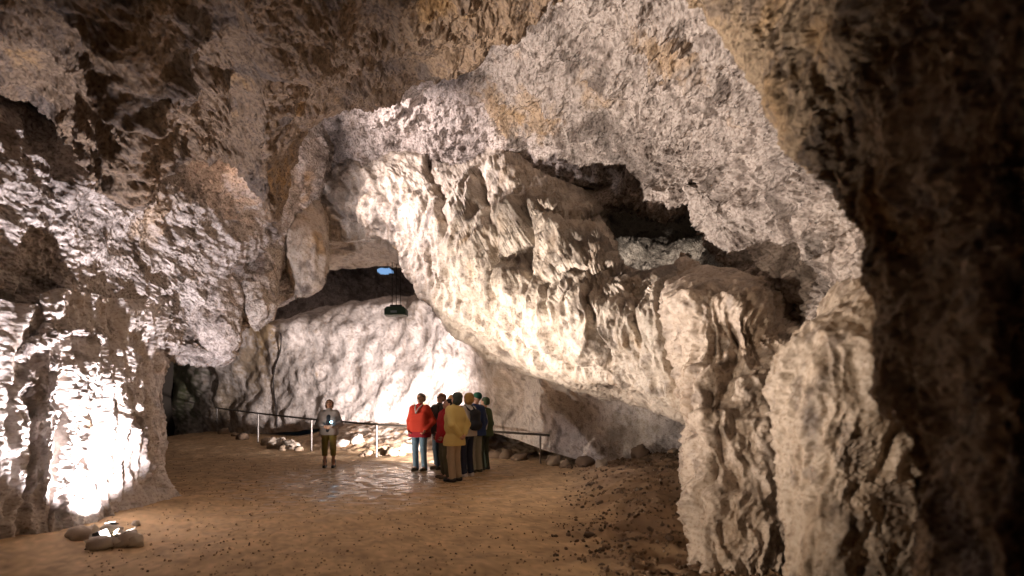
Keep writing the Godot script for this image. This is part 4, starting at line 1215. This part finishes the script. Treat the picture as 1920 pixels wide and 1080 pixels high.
		if c.has("shirt"):
			var a := empty()
			skin_over([[Vector3(-0.085, 0.84, 0), Vector3(0.085, 0.84, 0), 0.172, 0.172], [Vector3(-0.085, 0.79, 0), Vector3(0.085, 0.79, 0), 0.166, 0.166]], 0.016, 0.04, a, 0.745, 0.89)
			part("jumper_hem", mesh_of(a[0], a[1], null, a[2]), cloth(c.shirt), o)
			a = empty()
			skin_over([[Vector3(0, 1.38, 0.0), Vector3(0, 1.465, 0.0), 0.075, 0.068]], 0.012, 0.03, a, 1.38, 1.475)
			part("jumper_collar", mesh_of(a[0], a[1], null, a[2]), cloth(c.shirt), o)
		if c.has("zip"):
			for s in [-1, 1]:
				part("collar_edge", tube([Vector3(0.0, 1.27, 0.178), Vector3(0.035 * s, 1.37, 0.14), Vector3(0.075 * s, 1.445, 0.06), Vector3(0.07 * s, 1.465, -0.02)], 0.014, 6), cloth(Color(0.6, 0.56, 0.54)), jk)
		if c.has("stripe"):
			for s in [-1, 1]:
				part("stripe", tube([Vector3(0.175 * s, 1.435, -0.035), Vector3(0.262 * s, 1.36, -0.05), Vector3(0.318 * s, 1.22, -0.045), Vector3(0.338 * s, 1.09, -0.05), Vector3(0.335 * s, 0.92, -0.02)], 0.016, 6), cloth(Color(0.62, 0.6, 0.6)), jk)
		c.node = o
	# things they carry
	backpack(6, Vector3(0, 1.17, -0.23), Color(0.015, 0.014, 0.016), "black backpack on the person in the cream jacket")
	backpack(2, Vector3(0, 1.17, -0.24), Color(0.03, 0.032, 0.03), "charcoal backpack on the person in the dark grey jacket")
	var g: Node3D = crowd[0].node
	var t := Node3D.new()
	t.name = "torch"
	tag(t, "small torch shining bluish white in the hand of the person by the handrail", "torch")
	add_child(t)
	t.transform = g.transform * Transform3D(Basis.from_euler(Vector3(-0.35, 0.2, 0)), Vector3(0.075, 1.13, 0.23))
	part("barrel", tube([Vector3(0, 0, -0.06), Vector3(0, 0, 0.02), Vector3(0, 0, 0.05)], 0.022, 12), paint(Color(0.02, 0.02, 0.022), 0.4, 0.4), t)
	part("lens", tube([Vector3(0, 0, 0.051), Vector3(0, 0, 0.058)], 0.032, 14), glow(Color(0.35, 0.75, 1.0), 9.0), t)
	var l := SpotLight3D.new()
	l.name = "light"
	t.add_child(l)
	l.position = Vector3(0, 0, 0.07)
	l.rotation.y = PI
	l.spot_angle = 50.0
	l.spot_range = 30.0
	l.spot_attenuation = 2.0
	l.light_energy = 0.12
	l.light_color = Color(0.6, 0.85, 1.0)
	l.light_size = 0.02
	l.shadow_enabled = true

func backpack(n: int, at: Vector3, c: Color, label: String) -> void:
	var o := Node3D.new()
	o.name = "backpack"
	add_child(o, true)
	tag(o, label, "backpack")
	o.transform = crowd[n].node.transform
	var a := empty()
	skin_over([[at + Vector3(-0.06, 0.13, 0), at + Vector3(0.06, 0.13, 0), 0.075, 0.075], [at + Vector3(-0.07, -0.13, -0.01), at + Vector3(0.07, -0.13, -0.01), 0.09, 0.09], [at + Vector3(0, 0.1, 0), at + Vector3(0, -0.1, 0), 0.1, 0.11], [at + Vector3(-0.05, -0.1, -0.06), at + Vector3(0.05, -0.1, -0.06), 0.06, 0.06]], 0.016, 0.04, a)
	part("pack", mesh_of(a[0], a[1], null, a[2]), cloth(c), o)
	for s in [-1, 1]:
		part("strap", tube([at + Vector3(0.08 * s, 0.15, 0.03), Vector3(0.115 * s, 1.455, -0.04), Vector3(0.125 * s, 1.40, 0.105), Vector3(0.15 * s, 1.22, 0.14), Vector3(0.19 * s, 1.06, 0.06), at + Vector3(0.12 * s, -0.14, 0.04)], 0.018, 6), cloth(c), o)
